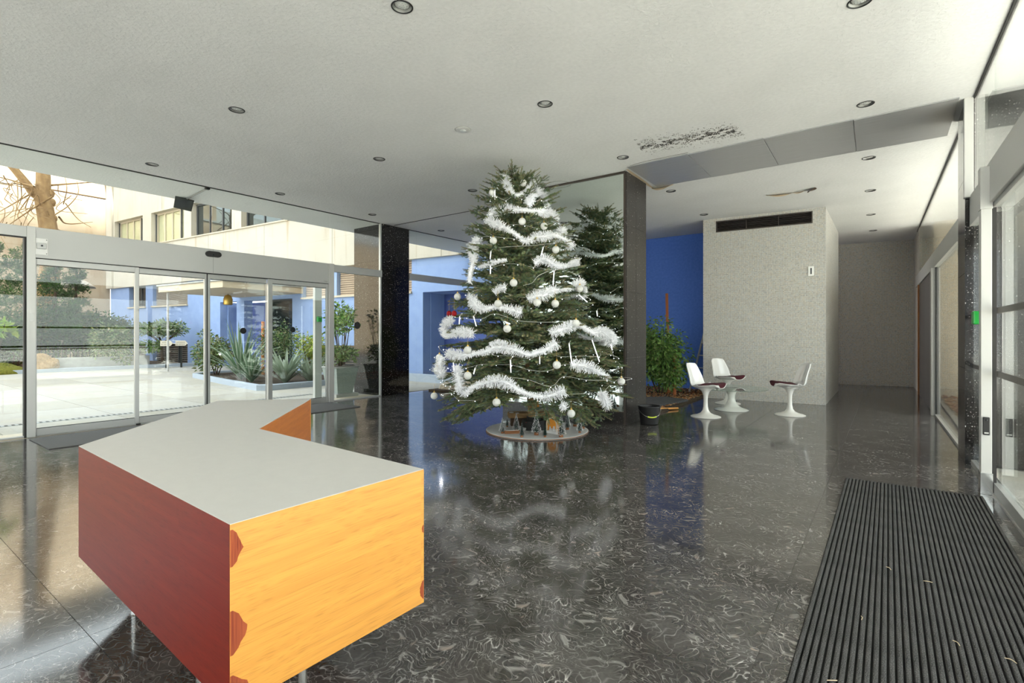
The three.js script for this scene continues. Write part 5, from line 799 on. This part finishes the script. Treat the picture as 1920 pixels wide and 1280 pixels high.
{ // big bare tree
  const t = thing('bare_tree', 'large bare tree with a thick tan trunk, forking above the door header', 'tree', [-27, 0, -5.3]); const P = (px, py) => onX(px, py, -27).sub(V(-27, 0, -5.3));
  part('trunk', taper([V(.1, -.02, -.1), V(.05, 2.2, -.1), P(97, 470), P(91, 430), P(85, 395), P(79, 365)], .4, .27, 30, 12), MAT.bark, t);
  part('limb', taper([P(80, 370), P(81, 350), P(81, 325), P(76, 285), P(84, 220)], .25, .15, 24, 10), MAT.bark, t); part('limb', taper([P(81, 372), P(64, 362), P(50, 345), P(36, 328), P(20, 310), P(-30, 270)], .17, .09, 24, 9), MAT.bark, t);
  reseed(631); const tw = (pts, r) => part('twig', taper(pts.map(([x, y]) => P(x, y).add(V(rr(-.5, .9), 0, 0))), r * 1.45, .009, 14, 5), MAT.bark, t);
  const T = [[[86, 350], [60, 362], [20, 385], [-20, 408]], [[92, 372], [70, 385], [40, 405], [0, 432]], [[95, 347], [140, 349], [190, 343]], [[56, 355], [30, 340], [0, 332], [-20, 335]], [[55, 352], [30, 356], [10, 345]], [[100, 412], [130, 418], [165, 420]], [[98, 405], [120, 390], [135, 370], [142, 340]], [[124, 380], [118, 355], [112, 330]], [[124, 380], [150, 405], [160, 430]], [[76, 390], [58, 372], [50, 400], [42, 430]], [[72, 395], [40, 397], [0, 401]], [[60, 360], [40, 395], [30, 420]], [[52, 360], [52, 390], [58, 415]], [[30, 340], [25, 380], [15, 430]], [[30, 350], [40, 375], [30, 400]], [[84, 398], [104, 425], [130, 440]], [[10, 372], [20, 395], [0, 415]], [[5, 330], [20, 350], [12, 370]]];
  T.forEach((p, i) => tw(p, i < 6 ? .028 : .015)); for (let i = 0; i < 18; i++) { const x = rr(-10, 130), y = rr(335, 420); tw([[x, y], [x + rr(-25, 25), y + rr(5, 25)], [x + rr(-45, 45), y + rr(15, 55)]], .011); }
  for (const [x, y] of [[94, 363], [96, 380], [82, 405], [99, 410], [84, 345]]) part('knot', new THREE.SphereGeometry(.13, 10, 8).scale(1, 1.3, 1).translate(...P(x, y).add(V(.08, 0, 0)).toArray()), MAT.bark, t);
}
{ // lime leaves reaching into the frame at the far left, just outside the glass
  shrub('lime_shrub', 'bright lime-green leafy branch at the left edge, close outside the glass', 'shrub', [-9.6, 0, -1.33], { seed: 641, size: [.25, .15, .34], lift: 1.2, n: 150, leaf: .13, cols: LIME, clumps: 12, wide: .5, spread: .35, stems: 4 });
}
{ // direction signs
  const board = (l1, l2) => { const cv = document.createElement('canvas'); cv.width = 512; cv.height = 256; const x = cv.getContext('2d'); x.fillStyle = '#d9d0bd'; x.fillRect(0, 0, 512, 256); x.fillStyle = '#57504a'; x.font = 'bold 66px sans-serif'; x.textBaseline = 'middle'; x.textAlign = 'center'; x.fillText(l1, 215, 86); x.fillText(l2, 215, 178); const t = new THREE.CanvasTexture(cv); t.colorSpace = THREE.SRGBColorSpace; t.magFilter = THREE.LinearFilter; return std({ map: t, roughness: .7 }); };
  for (const [px, l1, l2, label] of [[312, 'ESCALIER', 'DE SERVICE', 'left beige arrow sign on a dark post, ESCALIER DE SERVICE'], [340, 'ASCENSEUR', 'DE SERVICE', 'right beige arrow sign on a dark post, ASCENSEUR DE SERVICE']]) {
    const p = onX(px, 690, -21.9), s = thing('arrow_sign', label, 'sign', [p.x, 0, p.z], YAW + .55 - .12), D = 18.9; part('post', B(-.03, .03, 0, 1.0, -.02, .02), MAT.iron, s);
    const g = extr([[-.24, -.11], [.17, -.11], [.27, 0], [.17, .11], [-.24, .11]], .02).scale(.78, .9, 1).translate(0, .93, .025), q = g.attributes.position, uv = g.attributes.uv; for (let i = 0; i < q.count; i++) uv.setXY(i, (q.getX(i) / .78 + .24) / .51, ((q.getY(i) - .93) / .9 + .11) / .22); part('board', g, board(l1, l2), s);
  }
}
{ // floodlight under the eave, its cable, and the drain
  const p = onX(345, 380, -9.5), f = thing('floodlight', 'small black floodlight hanging from the eave outside', 'light', p.toArray(), YAW + .5); part('housing', extr([[-.14, -.08], [.1, -.12], [.14, .05], [-.11, .1]], .06, .006).rotateX(.35), MAT.iron, f); part('glass', B(-.1, .1, -.07, .06, .062, .068).rotateX(.35), MAT.darkGlass, f); part('bracket', mg([bar(V(-.08, .05, .02), V(-.08, H - p.y - .0, .0), .008, 6), bar(V(.08, .05, .02), V(.05, H - p.y, .0), .008, 6)]), MAT.iron, f);
  const c = thing('cable_conduit', 'thin conduit running under the eave to the floodlight', 'cable'); part('pipe', bar(V(-8.48, H - .02, -3.6), V(-9.5, H - .02, p.z - .02), .012, 8), MAT.can, c); part('clip', B(-8.53, -8.47, H - .035, H, -3.63, -3.57, .005), MAT.iron, c);
  const d = thing('drain_grate', 'slotted drain running along the pavement outside the sliding door', 'drain', [-9.78, .001, -6.2]); part('channel', B(-.06, .06, 0, .004, 0, 8), MAT.concretePlain, d); const l = []; for (let i = 0; i < 110; i++) l.push(B(-.045, .045, .004, .006, i * .072 + .02, i * .072 + .052)); part('slots', mg(l), MAT.iron, d).userData.kind = 'stuff';
}


scene.traverse((o) => { if (o.isMesh) { o.castShadow = true; o.receiveShadow = true; } });
renderer.render(scene, camera);
